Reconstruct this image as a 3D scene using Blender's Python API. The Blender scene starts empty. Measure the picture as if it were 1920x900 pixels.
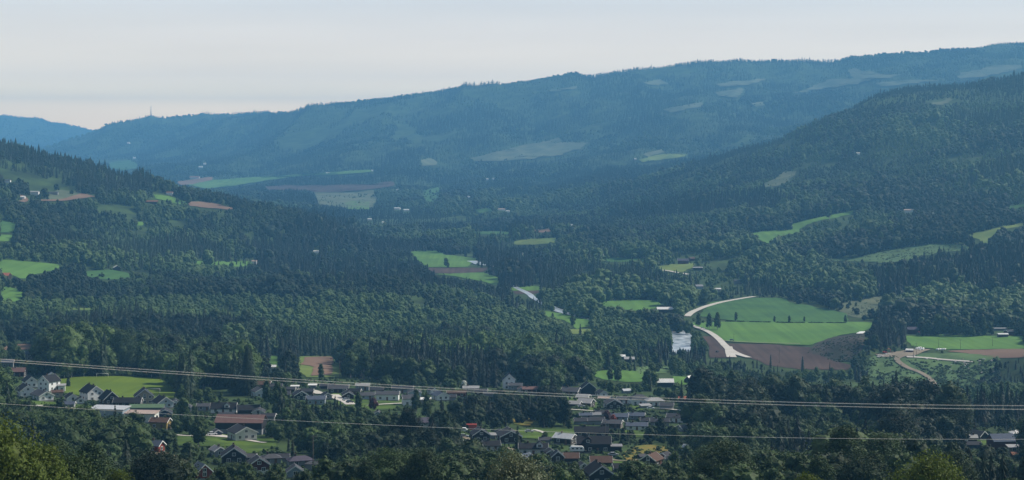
import bpy, math, random
import numpy as np
from mathutils import Vector, Matrix

# ------------------------------------------------------------------ camera, world, sun, exposure
SC = bpy.context.scene
COL = SC.collection
R = math.radians
IW, IH = 1920.0, 900.0
HFOV = R(30.0)
F = (IW / 2) / math.tan(HFOV / 2)          # focal length in units of 1920-wide pixels
YH = 255.0                                 # row of the horizon
cam_d = bpy.data.cameras.new('camera')
cam = bpy.data.objects.new('camera', cam_d)
COL.objects.link(cam)
cam.location = (0, 0, 0)
cam.rotation_euler = (R(90), 0, 0)
cam_d.angle = HFOV
cam_d.shift_y = -(IH / 2 - YH) / IW
cam_d.clip_start = 1.0
cam_d.clip_end = 90000
SC.camera = cam

SUN_AZ, SUN_EL = R(69), R(42)              # to the right, a little ahead of the camera
SKY_STRENGTH = 0.10
EXPOSURE = 0.25
HAZE_DENSITY = 0.79e-4
HAZE_COLOR = (0.185, 0.55, 1.0, 1)

w = bpy.data.worlds.new('World')
SC.world = w
w.use_nodes = True
nt = w.node_tree
nt.nodes.clear()
o_ = nt.nodes.new('ShaderNodeOutputWorld')
bg = nt.nodes.new('ShaderNodeBackground')
sky = nt.nodes.new('ShaderNodeTexSky')
sky.sky_type = 'NISHITA'
sky.sun_disc = False
sky.sun_elevation = SUN_EL
sky.sun_rotation = SUN_AZ
sky.air_density = 1.0
sky.dust_density = 2.0
sky.ozone_density = 1.0
# thin high overcast, brightest in the thick air low over the horizon, with faint streaks
L = nt.links.new
tc = nt.nodes.new('ShaderNodeTexCoord')
sx = nt.nodes.new('ShaderNodeSeparateXYZ')
L(tc.outputs['Generated'], sx.inputs['Vector'])
rp = nt.nodes.new('ShaderNodeValToRGB')
RAMP = [(0.0, (1.55, 1.0, .42)), (.015, (1.45, .98, .44)), (.021, (1.10, .80, .40)), (.030, (.72, .56, .37)), (.05, (.50, .42, .335)), (.07, (.38, .36, .34)), (.10, (.305, .31, .315)), (.16, (.185, .195, .22)), (.35, (.085, .1, .13)), (1.0, (.045, .06, .10))]
SKY_MUL = 22.6
el = rp.color_ramp.elements
el[0].position, el[0].color = RAMP[0][0], (*RAMP[0][1], 1)
el[1].position, el[1].color = RAMP[-1][0], (*RAMP[-1][1], 1)
for p_, c_ in RAMP[1:-1]:
    e_ = el.new(p_); e_.color = (*c_, 1)
L(sx.outputs['Z'], rp.inputs['Fac'])
mp = nt.nodes.new('ShaderNodeMapping')
mp.inputs['Scale'].default_value = (2.0, 2.0, 26.0)
mp.inputs['Rotation'].default_value = (0, R(2), 0)
nz = nt.nodes.new('ShaderNodeTexNoise')
nz.inputs['Scale'].default_value = 2.0
nz.inputs['Detail'].default_value = 5
nz.inputs['Roughness'].default_value = 0.5
L(tc.outputs['Generated'], mp.inputs['Vector'])
L(mp.outputs['Vector'], nz.inputs['Vector'])
mr_ = nt.nodes.new('ShaderNodeMapRange')
mr_.inputs['From Min'].default_value = .3; mr_.inputs['From Max'].default_value = .7
mr_.inputs['To Min'].default_value = SKY_MUL * .95; mr_.inputs['To Max'].default_value = SKY_MUL * 1.05
L(nz.outputs['Fac'], mr_.inputs['Value'])
vm = nt.nodes.new('ShaderNodeVectorMath'); vm.operation = 'SCALE'
L(rp.outputs['Color'], vm.inputs[0]); L(mr_.outputs[0], vm.inputs['Scale'])
mix = nt.nodes.new('ShaderNodeMix')
mix.data_type = 'RGBA'
mix.inputs['Factor'].default_value = 0.9
L(sky.outputs['Color'], mix.inputs['A'])
L(vm.outputs[0], mix.inputs['B'])
L(mix.outputs['Result'], bg.inputs['Color'])
bg.inputs['Strength'].default_value = SKY_STRENGTH
L(bg.outputs['Background'], o_.inputs['Surface'])

sd = bpy.data.lights.new('sun', 'SUN')
sd.energy = 5.0
sd.angle = R(0.6)
sd.color = (1.0, 0.94, 0.84)
sun = bpy.data.objects.new('sun', sd)
COL.objects.link(sun)
sdir = Vector((math.sin(SUN_AZ) * math.cos(SUN_EL), math.cos(SUN_AZ) * math.cos(SUN_EL), math.sin(SUN_EL)))
sun.rotation_euler = sdir.to_track_quat('Z', 'Y').to_euler()
sun.location = (300, 300, 400)

SC.view_settings.view_transform = 'Standard'
SC.view_settings.look = 'None'
SC.view_settings.gamma = 1
SC.view_settings.use_curve_mapping = False
SC.view_settings.exposure = EXPOSURE
SC.render.engine = 'CYCLES'
SC.cycles.max_bounces = 4
SC.cycles.diffuse_bounces = 2
SC.cycles.glossy_bounces = 2
SC.cycles.transmission_bounces = 2
SC.cycles.transparent_max_bounces = 4
SC.cycles.volume_bounces = 0
SC.cycles.use_denoising = True
SC.cycles.caustics_reflective = False
SC.cycles.caustics_refractive = False

# ------------------------------------------------------------------ helpers
rng = np.random.default_rng(7)
random.seed(7)

def tag(o, label=None, cat=None, group=None, kind=None):
    if label: o['label'] = label
    if cat: o['category'] = cat
    if group: o['group'] = group
    if kind: o['kind'] = kind
    return o

def link(name, me, parent=None):
    o = bpy.data.objects.new(name, me)
    COL.objects.link(o)
    if parent is not None: o.parent = parent
    return o

def mesh_np(name, V, Fc, mats=(), midx=None, smooth=False):
    """V (n,3) array, Fc list of index arrays / (m,k) array"""
    me = bpy.data.meshes.new(name)
    V = np.asarray(V, dtype=np.float32)
    if isinstance(Fc, np.ndarray):
        m, k = Fc.shape
        loops = Fc.ravel().astype(np.int32)
        starts = np.arange(m, dtype=np.int32) * k
        tot = np.full(m, k, dtype=np.int32)
    else:
        tot = np.array([len(f) for f in Fc], dtype=np.int32)
        loops = np.array([i for f in Fc for i in f], dtype=np.int32)
        starts = np.concatenate([[0], np.cumsum(tot)[:-1]]).astype(np.int32)
    me.vertices.add(len(V))
    me.vertices.foreach_set('co', V.ravel())
    me.loops.add(len(loops))
    me.loops.foreach_set('vertex_index', loops)
    me.polygons.add(len(tot))
    me.polygons.foreach_set('loop_start', starts)
    me.polygons.foreach_set('loop_total', tot)
    for m_ in mats: me.materials.append(m_)
    if midx is not None: me.polygons.foreach_set('material_index', np.asarray(midx, dtype=np.int32))
    me.polygons.foreach_set('use_smooth', np.full(len(tot), bool(smooth)))
    me.update(calc_edges=True)
    return me

def noise2(x, y, seed=0):
    x = np.asarray(x, dtype=np.float64); y = np.asarray(y, dtype=np.float64)
    xi = np.floor(x).astype(np.int64); yi = np.floor(y).astype(np.int64)
    fx = x - xi; fy = y - yi
    fx = fx * fx * (3 - 2 * fx); fy = fy * fy * (3 - 2 * fy)
    def h(a, b):
        n = (a * 374761393 + b * 668265263 + seed * 974634777) & 0xffffffff
        n = ((n ^ (n >> 13)) * 1274126177) & 0xffffffff
        n = (n ^ (n >> 16)) & 0xffff
        return n / 65535.0
    a = h(xi, yi); b = h(xi + 1, yi); c = h(xi, yi + 1); d = h(xi + 1, yi + 1)
    return (a * (1 - fx) + b * fx) * (1 - fy) + (c * (1 - fx) + d * fx) * fy

def fbm(x, y, seed=0, oct=4):
    s = 0; a = 0.5; t = 0
    for i in range(oct):
        s = s + a * noise2(x * 2 ** i, y * 2 ** i, seed + i * 17); t += a; a *= 0.5
    return s / t

# ------------------------------------------------------------------ materials
def mat(name, color, rough=0.8, spec=0.3, var=0.0, vscale=1.0, color2=None, metallic=0.0, bump=0.0, bscale=5.0, coord='Object', detail=4, stripe=0.0):
    m = bpy.data.materials.new(name); m.use_nodes = True
    t = m.node_tree; p = t.nodes['Principled BSDF']
    p.inputs['Roughness'].default_value = rough
    p.inputs['Specular IOR Level'].default_value = spec
    p.inputs['Metallic'].default_value = metallic
    if var or color2:
        c = t.nodes.new('ShaderNodeTexCoord'); n = t.nodes.new('ShaderNodeTexNoise'); r = t.nodes.new('ShaderNodeValToRGB')
        n.inputs['Scale'].default_value = vscale; n.inputs['Detail'].default_value = detail; n.inputs['Roughness'].default_value = 0.6
        c2 = color2 or tuple(max(0, x * (1 - var)) for x in color)
        r.color_ramp.elements[0].color = (*c2, 1); r.color_ramp.elements[1].color = (*color, 1)
        r.color_ramp.elements[0].position = 0.35; r.color_ramp.elements[1].position = 0.65
        t.links.new(c.outputs[coord], n.inputs['Vector']); t.links.new(n.outputs['Fac'], r.inputs['Fac'])
        src = r.outputs['Color']
        if stripe:      # mowing and drilling lines, all running one way across the field
            mp_ = t.nodes.new('ShaderNodeMapping'); mp_.inputs['Rotation'].default_value = (0, 0, .5); mp_.inputs['Scale'].default_value = (.16, .004, .01)
            n2 = t.nodes.new('ShaderNodeTexNoise'); n2.inputs['Scale'].default_value = 1.0; n2.inputs['Detail'].default_value = 3
            r2 = t.nodes.new('ShaderNodeMapRange'); r2.inputs['From Min'].default_value = .35; r2.inputs['From Max'].default_value = .65
            r2.inputs['To Min'].default_value = 1 - stripe; r2.inputs['To Max'].default_value = 1 + stripe
            h_ = t.nodes.new('ShaderNodeHueSaturation')
            t.links.new(c.outputs[coord], mp_.inputs['Vector']); t.links.new(mp_.outputs[0], n2.inputs['Vector']); t.links.new(n2.outputs['Fac'], r2.inputs['Value'])
            t.links.new(r2.outputs[0], h_.inputs['Value']); t.links.new(src, h_.inputs['Color']); src = h_.outputs['Color']
        t.links.new(src, p.inputs['Base Color'])
    else:
        p.inputs['Base Color'].default_value = (*color, 1)
    if bump:
        c = t.nodes.new('ShaderNodeTexCoord'); n = t.nodes.new('ShaderNodeTexNoise'); b = t.nodes.new('ShaderNodeBump')
        n.inputs['Scale'].default_value = bscale; n.inputs['Detail'].default_value = 3
        b.inputs['Strength'].default_value = bump
        t.links.new(c.outputs[coord], n.inputs['Vector']); t.links.new(n.outputs['Fac'], b.inputs['Height']); t.links.new(b.outputs['Normal'], p.inputs['Normal'])
    return m

def foliage_mat(name, c1, c2, trans=0.25, rough=0.7):
    """leaf colour between c1 and c2: by stand and painted shade ('tint' carried by each tree) and by tree"""
    m = bpy.data.materials.new(name); m.use_nodes = True
    t = m.node_tree; t.nodes.clear()
    out = t.nodes.new('ShaderNodeOutputMaterial')
    p = t.nodes.new('ShaderNodeBsdfPrincipled'); tr = t.nodes.new('ShaderNodeBsdfTranslucent'); ms = t.nodes.new('ShaderNodeMixShader')
    p.inputs['Roughness'].default_value = rough; p.inputs['Specular IOR Level'].default_value = 0.22
    at = t.nodes.new('ShaderNodeAttribute'); at.attribute_type = 'INSTANCER'; at.attribute_name = 'tint'
    oi = t.nodes.new('ShaderNodeObjectInfo')
    mx = t.nodes.new('ShaderNodeMix'); mx.data_type = 'RGBA'
    mx.inputs['A'].default_value = (*c1, 1); mx.inputs['B'].default_value = (*c2, 1)
    ad = t.nodes.new('ShaderNodeMath'); ad.operation = 'MULTIPLY_ADD'
    ad.inputs[1].default_value = 0.35
    t.links.new(oi.outputs['Random'], ad.inputs[0]); 
    sb = t.nodes.new('ShaderNodeMath'); sb.operation = 'SUBTRACT'; sb.inputs[1].default_value = 0.17
    t.links.new(at.outputs['Fac'], sb.inputs[0]); t.links.new(sb.outputs[0], ad.inputs[2])
    cl = t.nodes.new('ShaderNodeClamp'); t.links.new(ad.outputs[0], cl.inputs['Value'])
    t.links.new(cl.outputs[0], mx.inputs['Factor'])
    # leaf clump variation
    tc = t.nodes.new('ShaderNodeTexCoord'); n = t.nodes.new('ShaderNodeTexNoise'); n.inputs['Scale'].default_value = 14; n.inputs['Detail'].default_value = 2
    t.links.new(tc.outputs['Object'], n.inputs['Vector'])
    hsv = t.nodes.new('ShaderNodeHueSaturation')
    mr = t.nodes.new('ShaderNodeMapRange'); mr.inputs['From Min'].default_value = 0.3; mr.inputs['From Max'].default_value = 0.7
    mr.inputs['To Min'].default_value = 0.6; mr.inputs['To Max'].default_value = 1.4
    t.links.new(n.outputs['Fac'], mr.inputs['Value']); t.links.new(mr.outputs[0], hsv.inputs['Value'])
    t.links.new(mx.outputs['Result'], hsv.inputs['Color'])
    t.links.new(hsv.outputs['Color'], p.inputs['Base Color']); t.links.new(hsv.outputs['Color'], tr.inputs['Color'])
    ms.inputs['Fac'].default_value = trans
    t.links.new(p.outputs[0], ms.inputs[1]); t.links.new(tr.outputs[0], ms.inputs[2]); t.links.new(ms.outputs[0], out.inputs['Surface'])
    return m

M = {}
M['ground'] = mat('forest_floor', (0.050, 0.082, 0.024), 0.95, 0.1, color2=(0.016, 0.026, 0.010), vscale=0.02)
M['grass'] = mat('grass', (0.095, 0.185, 0.034), 0.9, 0.1, color2=(0.070, 0.150, 0.030), vscale=0.012, detail=9, stripe=.14)
M['pitch'] = mat('pitch_grass', (0.105, 0.155, 0.016), 0.9, 0.1, color2=(0.082, 0.128, 0.014), vscale=0.03, stripe=.12)
M['grass_dark'] = mat('grass_dark', (0.058, 0.130, 0.030), 0.9, 0.1, color2=(0.038, 0.092, 0.028), vscale=0.02, detail=9, stripe=.12)
M['meadow_yellow'] = mat('meadow_yellow', (0.15, 0.19, 0.045), 0.9, 0.1, color2=(0.09, 0.14, 0.035), vscale=0.02)
M['scrub_ground'] = mat('scrub_ground', (0.10, 0.16, 0.06), 0.95, 0.1, color2=(0.055, 0.095, 0.038), vscale=0.05, detail=8)
M['lawn'] = mat('lawn', (0.085, 0.135, 0.022), 0.95, 0.1, color2=(0.032, 0.06, 0.014), vscale=0.05)
M['soil'] = mat('ploughed_soil', (0.078, 0.050, 0.040), 0.95, 0.1, color2=(0.056, 0.037, 0.030), vscale=0.03, detail=9, stripe=.2)
M['soil_light'] = mat('soil_light', (0.19, 0.12, 0.08), 0.95, 0.1, color2=(0.15, 0.098, 0.07), vscale=0.02)
M['clearcut'] = mat('clearcut', (0.12, 0.135, 0.08), 0.95, 0.1, color2=(0.07, 0.09, 0.05), vscale=0.015, detail=8)
M['mound'] = mat('earth_bank', (0.062, 0.047, 0.037), 0.95, 0.1, color2=(0.028, 0.032, 0.02), vscale=0.05, detail=8, bump=1.0, bscale=.12)  # brown earth, its colour darkened to stand for the slope's shading
M['rust_meadow'] = mat('rust_meadow', (0.22, 0.14, 0.03), 0.95, 0.1, color2=(0.10, 0.13, 0.03), vscale=0.12, detail=8)
M['road'] = mat('gravel_road', (0.50, 0.47, 0.42), 0.9, 0.2, color2=(0.42, 0.39, 0.34), vscale=0.1)
M['track'] = mat('dirt_track', (0.26, 0.21, 0.16), 0.95, 0.1, color2=(0.20, 0.17, 0.12), vscale=0.1)
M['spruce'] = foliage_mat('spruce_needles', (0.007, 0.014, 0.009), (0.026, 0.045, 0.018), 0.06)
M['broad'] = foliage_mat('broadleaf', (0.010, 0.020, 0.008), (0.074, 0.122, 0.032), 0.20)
M['bark'] = mat('bark', (0.10, 0.08, 0.06), 0.9, 0.2, color2=(0.05, 0.04, 0.03), vscale=6)
M['birchbark'] = mat('birch_bark', (0.45, 0.43, 0.40), 0.8, 0.2, color2=(0.12, 0.11, 0.10), vscale=8)
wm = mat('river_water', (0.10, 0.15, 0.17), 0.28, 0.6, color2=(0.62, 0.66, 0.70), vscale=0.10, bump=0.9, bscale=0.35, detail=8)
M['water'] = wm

# ------------------------------------------------------------------ terrain height field: profile curves running across the valley
def row(pts):                    # pts: (px, Y, py)
    a = np.array(sorted(pts), dtype=float)
    return a
def zrow(Y, z):
    return row([(0, Y, YH - F * z / Y), (1920, Y, YH - F * z / Y)])
def crow(Y, *pp):                # constant distance: px, py pairs
    return row([(pp[i], Y, pp[i + 1]) for i in range(0, len(pp), 2)])
ROWS = [
 zrow(3, -1.9), zrow(40, -13), zrow(120, -34), zrow(250, -54), zrow(400, -80),
 crow(650, 0, 898, 480, 900, 960, 904, 1440, 912, 1920, 925),
 crow(820, 0, 828, 480, 834, 900, 846, 1200, 850, 1920, 856),
 crow(1000, 0, 754, 240, 768, 480, 770, 720, 772, 960, 786, 1200, 794, 1440, 796, 1680, 802, 1920, 808),
 crow(1250, 0, 695, 240, 700, 480, 714, 720, 722, 960, 728, 1200, 733, 1440, 745, 1680, 778, 1920, 780),
 crow(1450, 0, 668, 240, 672, 480, 690, 720, 696, 960, 702, 1200, 704, 1440, 722, 1680, 752, 1920, 750),
 row([(0,1600,652),(240,1600,655),(480,1600,668),(720,1600,675),(960,1600,682),(1200,1600,684),(1300,1600,690),(1440,1620,700),(1560,1670,693),(1600,1675,690),(1640,1610,720),(1760,1600,738),(1850,1600,732),(1920,1600,718)]),
 row([(0,1750,628),(240,1750,628),(480,1750,642),(720,1750,650),(960,1750,655),(1200,1750,661),(1300,1750,664),(1400,1750,662),(1500,1740,668),(1540,1750,656),(1575,1745,641),(1610,1745,633),(1628,1740,640),(1645,1730,656),(1700,1710,660),(1760,1710,660),(1850,1700,662),(1920,1690,658)]),
 crow(1900, 0, 592, 240, 603, 480, 620, 720, 620, 960, 632, 1200, 632, 1300, 633, 1440, 633, 1540, 631, 1600, 624, 1680, 626, 1760, 625, 1920, 618),
 crow(2150, 0, 535, 240, 565, 480, 580, 720, 565, 960, 592, 1200, 590, 1440, 588, 1600, 588, 1700, 596, 1800, 592, 1920, 575),
 crow(2400, 0, 487, 240, 525, 480, 548, 600, 532, 720, 528, 820, 535, 900, 548, 960, 556, 1200, 555, 1440, 552, 1560, 546, 1680, 540, 1800, 530, 1920, 515),
 crow(2750, 0, 425, 240, 480, 480, 520, 720, 530, 840, 525, 960, 516, 1200, 510, 1440, 500, 1560, 490, 1680, 478, 1800, 462, 1920, 445),
 crow(3150, 0, 370, 240, 425, 480, 475, 640, 488, 760, 486, 960, 482, 1200, 468, 1440, 448, 1680, 415, 1920, 375),
 row([(0,3700,290),(100,3700,312),(190,3700,328),(250,3700,344),(300,3700,356),(420,3700,378),(470,3680,396),(560,3620,412),(650,3560,450),(700,3550,468),(800,3600,456),(960,3600,452),(1200,3600,425),(1440,3600,392),(1680,3600,350),(1920,3600,300)]),
 crow(4300, 0, 320, 240, 365, 480, 405, 640, 430, 800, 428, 960, 425, 1200, 385, 1440, 325, 1560, 285, 1680, 232, 1800, 215, 1920, 200),
 row([(0,5000,380),(480,5000,398),(800,5000,398),(1000,5000,388),(1200,5000,350),(1320,5000,312),(1400,4950,284),(1450,4930,271),(1500,4900,254),(1560,4900,226),(1600,4900,206),(1640,4900,184),(1680,4900,173),(1740,4900,166),(1800,4900,161),(1880,4900,153),(1920,4900,146)]),
 crow(5800, 0, 374, 480, 378, 800, 376, 1000, 363, 1200, 322, 1400, 306, 1500, 290, 1600, 260, 1680, 215, 1920, 185),
 crow(7200, 0, 353, 240, 353, 480, 350, 640, 338, 800, 332, 1000, 310, 1200, 262, 1400, 240, 1600, 215, 1760, 185, 1920, 165),
 crow(8500, 0, 335, 240, 330, 480, 318, 640, 290, 800, 268, 1000, 235, 1200, 190, 1400, 165, 1600, 148, 1750, 132, 1920, 112),
 row([(0,11500,312),(100,11500,308),(200,11500,292),(280,11500,275),(350,11500,256),(420,11500,236),(480,11500,222),(520,11200,216),(550,11000,213),(580,10900,205),(640,10700,197),(700,10600,191),(760,10500,187),(800,10400,178),(840,10300,174),(880,10200,169),(940,10100,161),(1000,10000,151),(1050,10000,148),(1070,10000,144),(1110,10000,150),(1160,9900,140),(1200,9900,135),(1260,9800,130),(1300,9800,124),(1340,9700,119),(1380,9700,118),(1420,9700,120),(1500,9600,117),(1550,9600,121),(1600,9500,111),(1660,9500,108),(1700,9400,104),(1760,9400,101),(1800,9400,98),(1850,9300,91),(1920,9300,87)]),
 row([(-300,13500,320),(0,13500,302),(60,13500,288),(100,13500,274),(120,13500,266),(150,13500,258),(170,13500,250),(200,13500,235),(220,13500,232),(250,13500,230),(283,13500,221),(310,13500,225),(340,13500,223),(380,13500,217),(440,13500,215),(500,13500,214),(540,13500,222),(700,13500,215),(1200,13500,170),(1920,13500,125)]),
 crow(16500, -400, 270, 0, 273, 60, 276, 110, 282, 170, 275, 400, 255, 1200, 190, 1920, 150),
 crow(20000, -400, 205, 0, 219, 40, 220, 70, 223, 100, 231, 130, 238, 170, 246, 200, 252, 300, 262, 480, 245, 1200, 180, 1920, 135),
 crow(26000, 0, 250, 480, 255, 1200, 230, 1920, 190),
]
cols = np.concatenate([np.arange(-1400, -140, 20.), np.arange(-140, 2060, 2.5), np.arange(2060, 3320, 20.)])
NYR = 1000
ys = np.exp(np.linspace(math.log(4), math.log(25500), NYR + 1))
# finer rows where the ground is looked at
ys = np.unique(np.concatenate([np.exp(np.linspace(math.log(4), math.log(560), 90)), np.exp(np.linspace(math.log(560), math.log(12500), 800)), np.exp(np.linspace(math.log(12500), math.log(25500), 110))[1:]]))
NX, NY = len(cols), len(ys)
KY = np.stack([np.interp(cols, r[:, 0], r[:, 1]) for r in ROWS], 1)
KP = np.stack([np.interp(cols, r[:, 0], r[:, 2]) for r in ROWS], 1)
KZ = (YH - KP) / F * KY
def pchip(x, y, q):
    h = np.diff(x); d = np.diff(y) / h
    m = np.zeros_like(y)
    w1 = 2 * h[1:] + h[:-1]; w2 = h[1:] + 2 * h[:-1]
    ok = d[:-1] * d[1:] > 0
    m[1:-1][ok] = ((w1 + w2)[ok]) / (w1[ok] / d[:-1][ok] + w2[ok] / d[1:][ok])
    m[0] = d[0]; m[-1] = d[-1]
    i = np.clip(np.searchsorted(x, q) - 1, 0, len(x) - 2)
    t = (q - x[i]) / h[i]; hh = h[i]
    return (2*t**3-3*t**2+1)*y[i] + (t**3-2*t**2+t)*hh*m[i] + (-2*t**3+3*t**2)*y[i+1] + (t**3-t**2)*hh*m[i+1]
ZG = np.zeros((NX, NY))
for i in range(NX):
    ZG[i] = pchip(KY[i], KZ[i], ys)
# smooth across the columns a little, then natural roughness
GX = (cols[:, None] - IW / 2) / F * ys[None, :]
GY = np.repeat(ys[None, :], NX, 0)
amp = np.interp(ys, [0, 600, 1200, 2300, 3200, 5000, 9000, 13000, 20000], [1.0, 1.2, .8, .8, 7, 12, 22, 26, 50])[None, :]
rightflat = 1.0
slope_w = np.interp(ys, [0, 2200, 2700], [1, 1, 1.])[None, :]
ZG += (fbm(GX / 420 + 11, GY / 420, 3, 5) - 0.5) * 2 * amp * slope_w
ZG += (fbm(GX / 60, GY / 60, 9, 3) - 0.5) * np.interp(ys, [0, 600, 2300, 3000, 9000], [1, 1.2, .8, 5, 10])[None, :]
# gullies and spurs running down the slopes, fading out at the crests
PY0 = YH - F * ZG / GY
dP = -np.gradient(PY0, np.log(ys), axis=1)
k_ = 9; dS = dP.copy()
for s_ in range(1, k_): dS += np.roll(dP, s_, 1) + np.roll(dP, -s_, 1)
dS /= (2 * k_ - 1)
flat = 716600.0 / GY                     # what level ground would give
wsl = np.clip((dS - flat * 1.1) / 260.0, 0, 1) * np.clip((GY - 2350) / 500, 0, 1)
g1 = np.abs(fbm(GX / 330 + 1.7, GY / 1500 + 4, 51, 4) - .5) * 2
g2 = np.abs(fbm(GX / 900 + 8.7, GY / 3500 + 4, 52, 4) - .5) * 2
ramp_ = np.interp(ys, [0, 2300, 4000, 9000, 20000], [0, 16, 30, 62, 80])[None, :]
ZG += wsl * ramp_ * ((.30 - g1) * 1.3 * np.interp(ys, [0, 5000, 9000], [1, 1, .6])[None, :] + (.30 - g2) * 1.8)
PYG = YH - F * ZG / GY
CUM = np.minimum.accumulate(np.where(GY > 500, PYG, 1e9), axis=1)

def colf(px):
    px = np.asarray(px, dtype=float)
    c = np.interp(px, cols, np.arange(NX)); i = np.clip(np.floor(c).astype(int), 0, NX - 2)
    return i, c - i
def rowf(Y):
    c = np.interp(np.asarray(Y, dtype=float), ys, np.arange(NY)); i = np.clip(np.floor(c).astype(int), 0, NY - 2)
    return i, c - i
def bil(G, px, Y):
    i, a = colf(px); j, b = rowf(Y)
    return (G[i, j]*(1-a)+G[i+1, j]*a)*(1-b) + (G[i, j+1]*(1-a)+G[i+1, j+1]*a)*b
def Zat(px, Y): return bil(ZG, px, Y)
def Zxy(x, Y): return bil(ZG, IW / 2 + F * np.asarray(x) / np.asarray(Y), Y)
J0 = int(np.searchsorted(ys, 560))
def ground_at(px, py):
    """first point of the ground along the ray through a pixel -> X, Y, Z arrays"""
    px = np.atleast_1d(np.asarray(px, float)); py = np.atleast_1d(np.asarray(py, float)) + 0 * px
    i, a = colf(px)
    P = PYG[i, J0:] * (1 - a[:, None]) + PYG[i + 1, J0:] * a[:, None]
    hit = P <= py[:, None]
    k = np.argmax(hit, axis=1); k = np.where(hit.any(1), np.maximum(k, 1), P.shape[1] - 1)
    n = np.arange(len(px)); p1 = P[n, k]; p0 = P[n, k - 1]
    t = np.clip((py - p0) / np.where(np.abs(p1 - p0) < 1e-9, 1, p1 - p0), 0, 1)
    yy = ys[J0:]; Y = yy[k - 1] + (yy[k] - yy[k - 1]) * t
    return (px - IW / 2) / F * Y, Y, Zat(px, Y)
def proj(X, Y, Z): return IW / 2 + F * X / Y, YH - F * Z / Y

V = np.stack([GX, GY, ZG], -1).reshape(-1, 3)
idx = np.arange(NX * NY).reshape(NX, NY)
Q = np.stack([idx[:-1, :-1], idx[1:, :-1], idx[1:, 1:], idx[:-1, 1:]], -1).reshape(-1, 4)
terrain = link('terrain', mesh_np('terrain', V, Q, [M['ground']], smooth=True))
tag(terrain, kind='structure')
# hillside behind and under the camera, so the ground has no end there
bk = np.array([[-1200, 8, -4], [1200, 8, -4], [1200, -1500, 30], [-1200, -1500, 30]], float)
bk[:2, 2] = -3.2
tag(link('hillside', mesh_np('hillside', bk, np.array([[0, 3, 2, 1]]), [M['ground']])), kind='structure')

# ------------------------------------------------------------------ land cover: fields, clearings, roads, river (draped sheets)
SOFT = np.zeros((900, 1920), bool)         # clearings with scattered small trees left on them
CLEAR = np.zeros((900, 1920), bool)        # where the photograph shows no trees
VILL = np.zeros((900, 1920), bool)         # gardens: few, small trees
ZONE = np.zeros((900, 1920), np.int8)      # 1 dark spruce, 2 young light broadleaf, 3 low scrub, 4 rounded broadleaf
YY_, XX_ = np.mgrid[0:900, 0:1920]
def fill(arr, poly, val=True):
    P = np.array(poly, float)
    x0, y0 = np.maximum(np.floor(P.min(0)), 0).astype(int); x1, y1 = np.minimum(np.ceil(P.max(0)) + 1, [1920, 900]).astype(int)
    if x1 <= x0 or y1 <= y0: return
    X = XX_[y0:y1, x0:x1]; Y = YY_[y0:y1, x0:x1]; ins = np.zeros(X.shape, bool)
    n = len(P)
    for k in range(n):
        ax, ay = P[k]; bx, by = P[(k + 1) % n]
        if ay == by: continue
        c = ((Y < ay) != (Y < by)) & (X < (bx - ax) * (Y - ay) / (by - ay) + ax)
        ins ^= c
    arr[y0:y1, x0:x1][ins] = val
def sheet(name, poly, m, lift=0.25, clear=True, step=1.0, rough=1.5):
    """ground sheet over the area inside an outline (outline edges get a natural wobble)"""
    P = np.array(poly, float)
    if clear: fill(SOFT if name in ('clearing', 'meadow') else CLEAR, poly)
    dens = []
    for k in range(len(P)):
        a = P[k]; b = P[(k + 1) % len(P)]; n = max(1, int(np.hypot(*(b - a)) / 3))
        for j in range(n): dens.append(a + (b - a) * j / n)
    D = np.array(dens)
    rough = rough * (2.4 if name == 'clearing' else 1.2); D[:, 0] += (noise2(D[:, 0] / 6, D[:, 1] / 3, 5) - .5) * rough * 4; D[:, 1] += (noise2(D[:, 0] / 9, D[:, 1] / 9, 6) - .5) * rough * .8
    y0, y1 = P[:, 1].min(), P[:, 1].max()
    nr = max(3, int((y1 - y0) / step) + 1); nc = max(4, int((P[:, 0].max() - P[:, 0].min()) / 4))
    rows_ = []
    for y in np.linspace(y0 + 0.05, y1 - 0.05, nr):
        xs = []
        for k in range(len(D)):
            a = D[k]; b = D[(k + 1) % len(D)]
            if (a[1] <= y) != (b[1] <= y): xs.append(a[0] + (b[0] - a[0]) * (y - a[1]) / (b[1] - a[1]))
        if len(xs) >= 2: rows_.append((y, min(xs), max(xs)))
    pxs = np.concatenate([np.linspace(a, b, nc) for _, a, b in rows_]); pys = np.concatenate([np.full(nc, y) for y, _, _ in rows_])
    X, Y, Z = ground_at(pxs, pys)
    Z = Z + lift + (Y / 1000) ** 2 * 0.08
    nr = len(rows_); id_ = np.arange(nr * nc).reshape(nr, nc)
    q = np.stack([id_[1:, :-1], id_[1:, 1:], id_[:-1, 1:], id_[:-1, :-1]], -1).reshape(-1, 4)
    YYm = Y.reshape(nr, nc)
    ok = np.maximum.reduce([Y[q[:, i]] for i in range(4)]) < 1.25 * np.minimum.reduce([Y[q[:, i]] for i in range(4)])
    o = link(name, mesh_np(name, np.stack([X, Y, Z], -1), q[ok], [m], smooth=True))
    tag(o, kind='structure')
    return o
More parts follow.
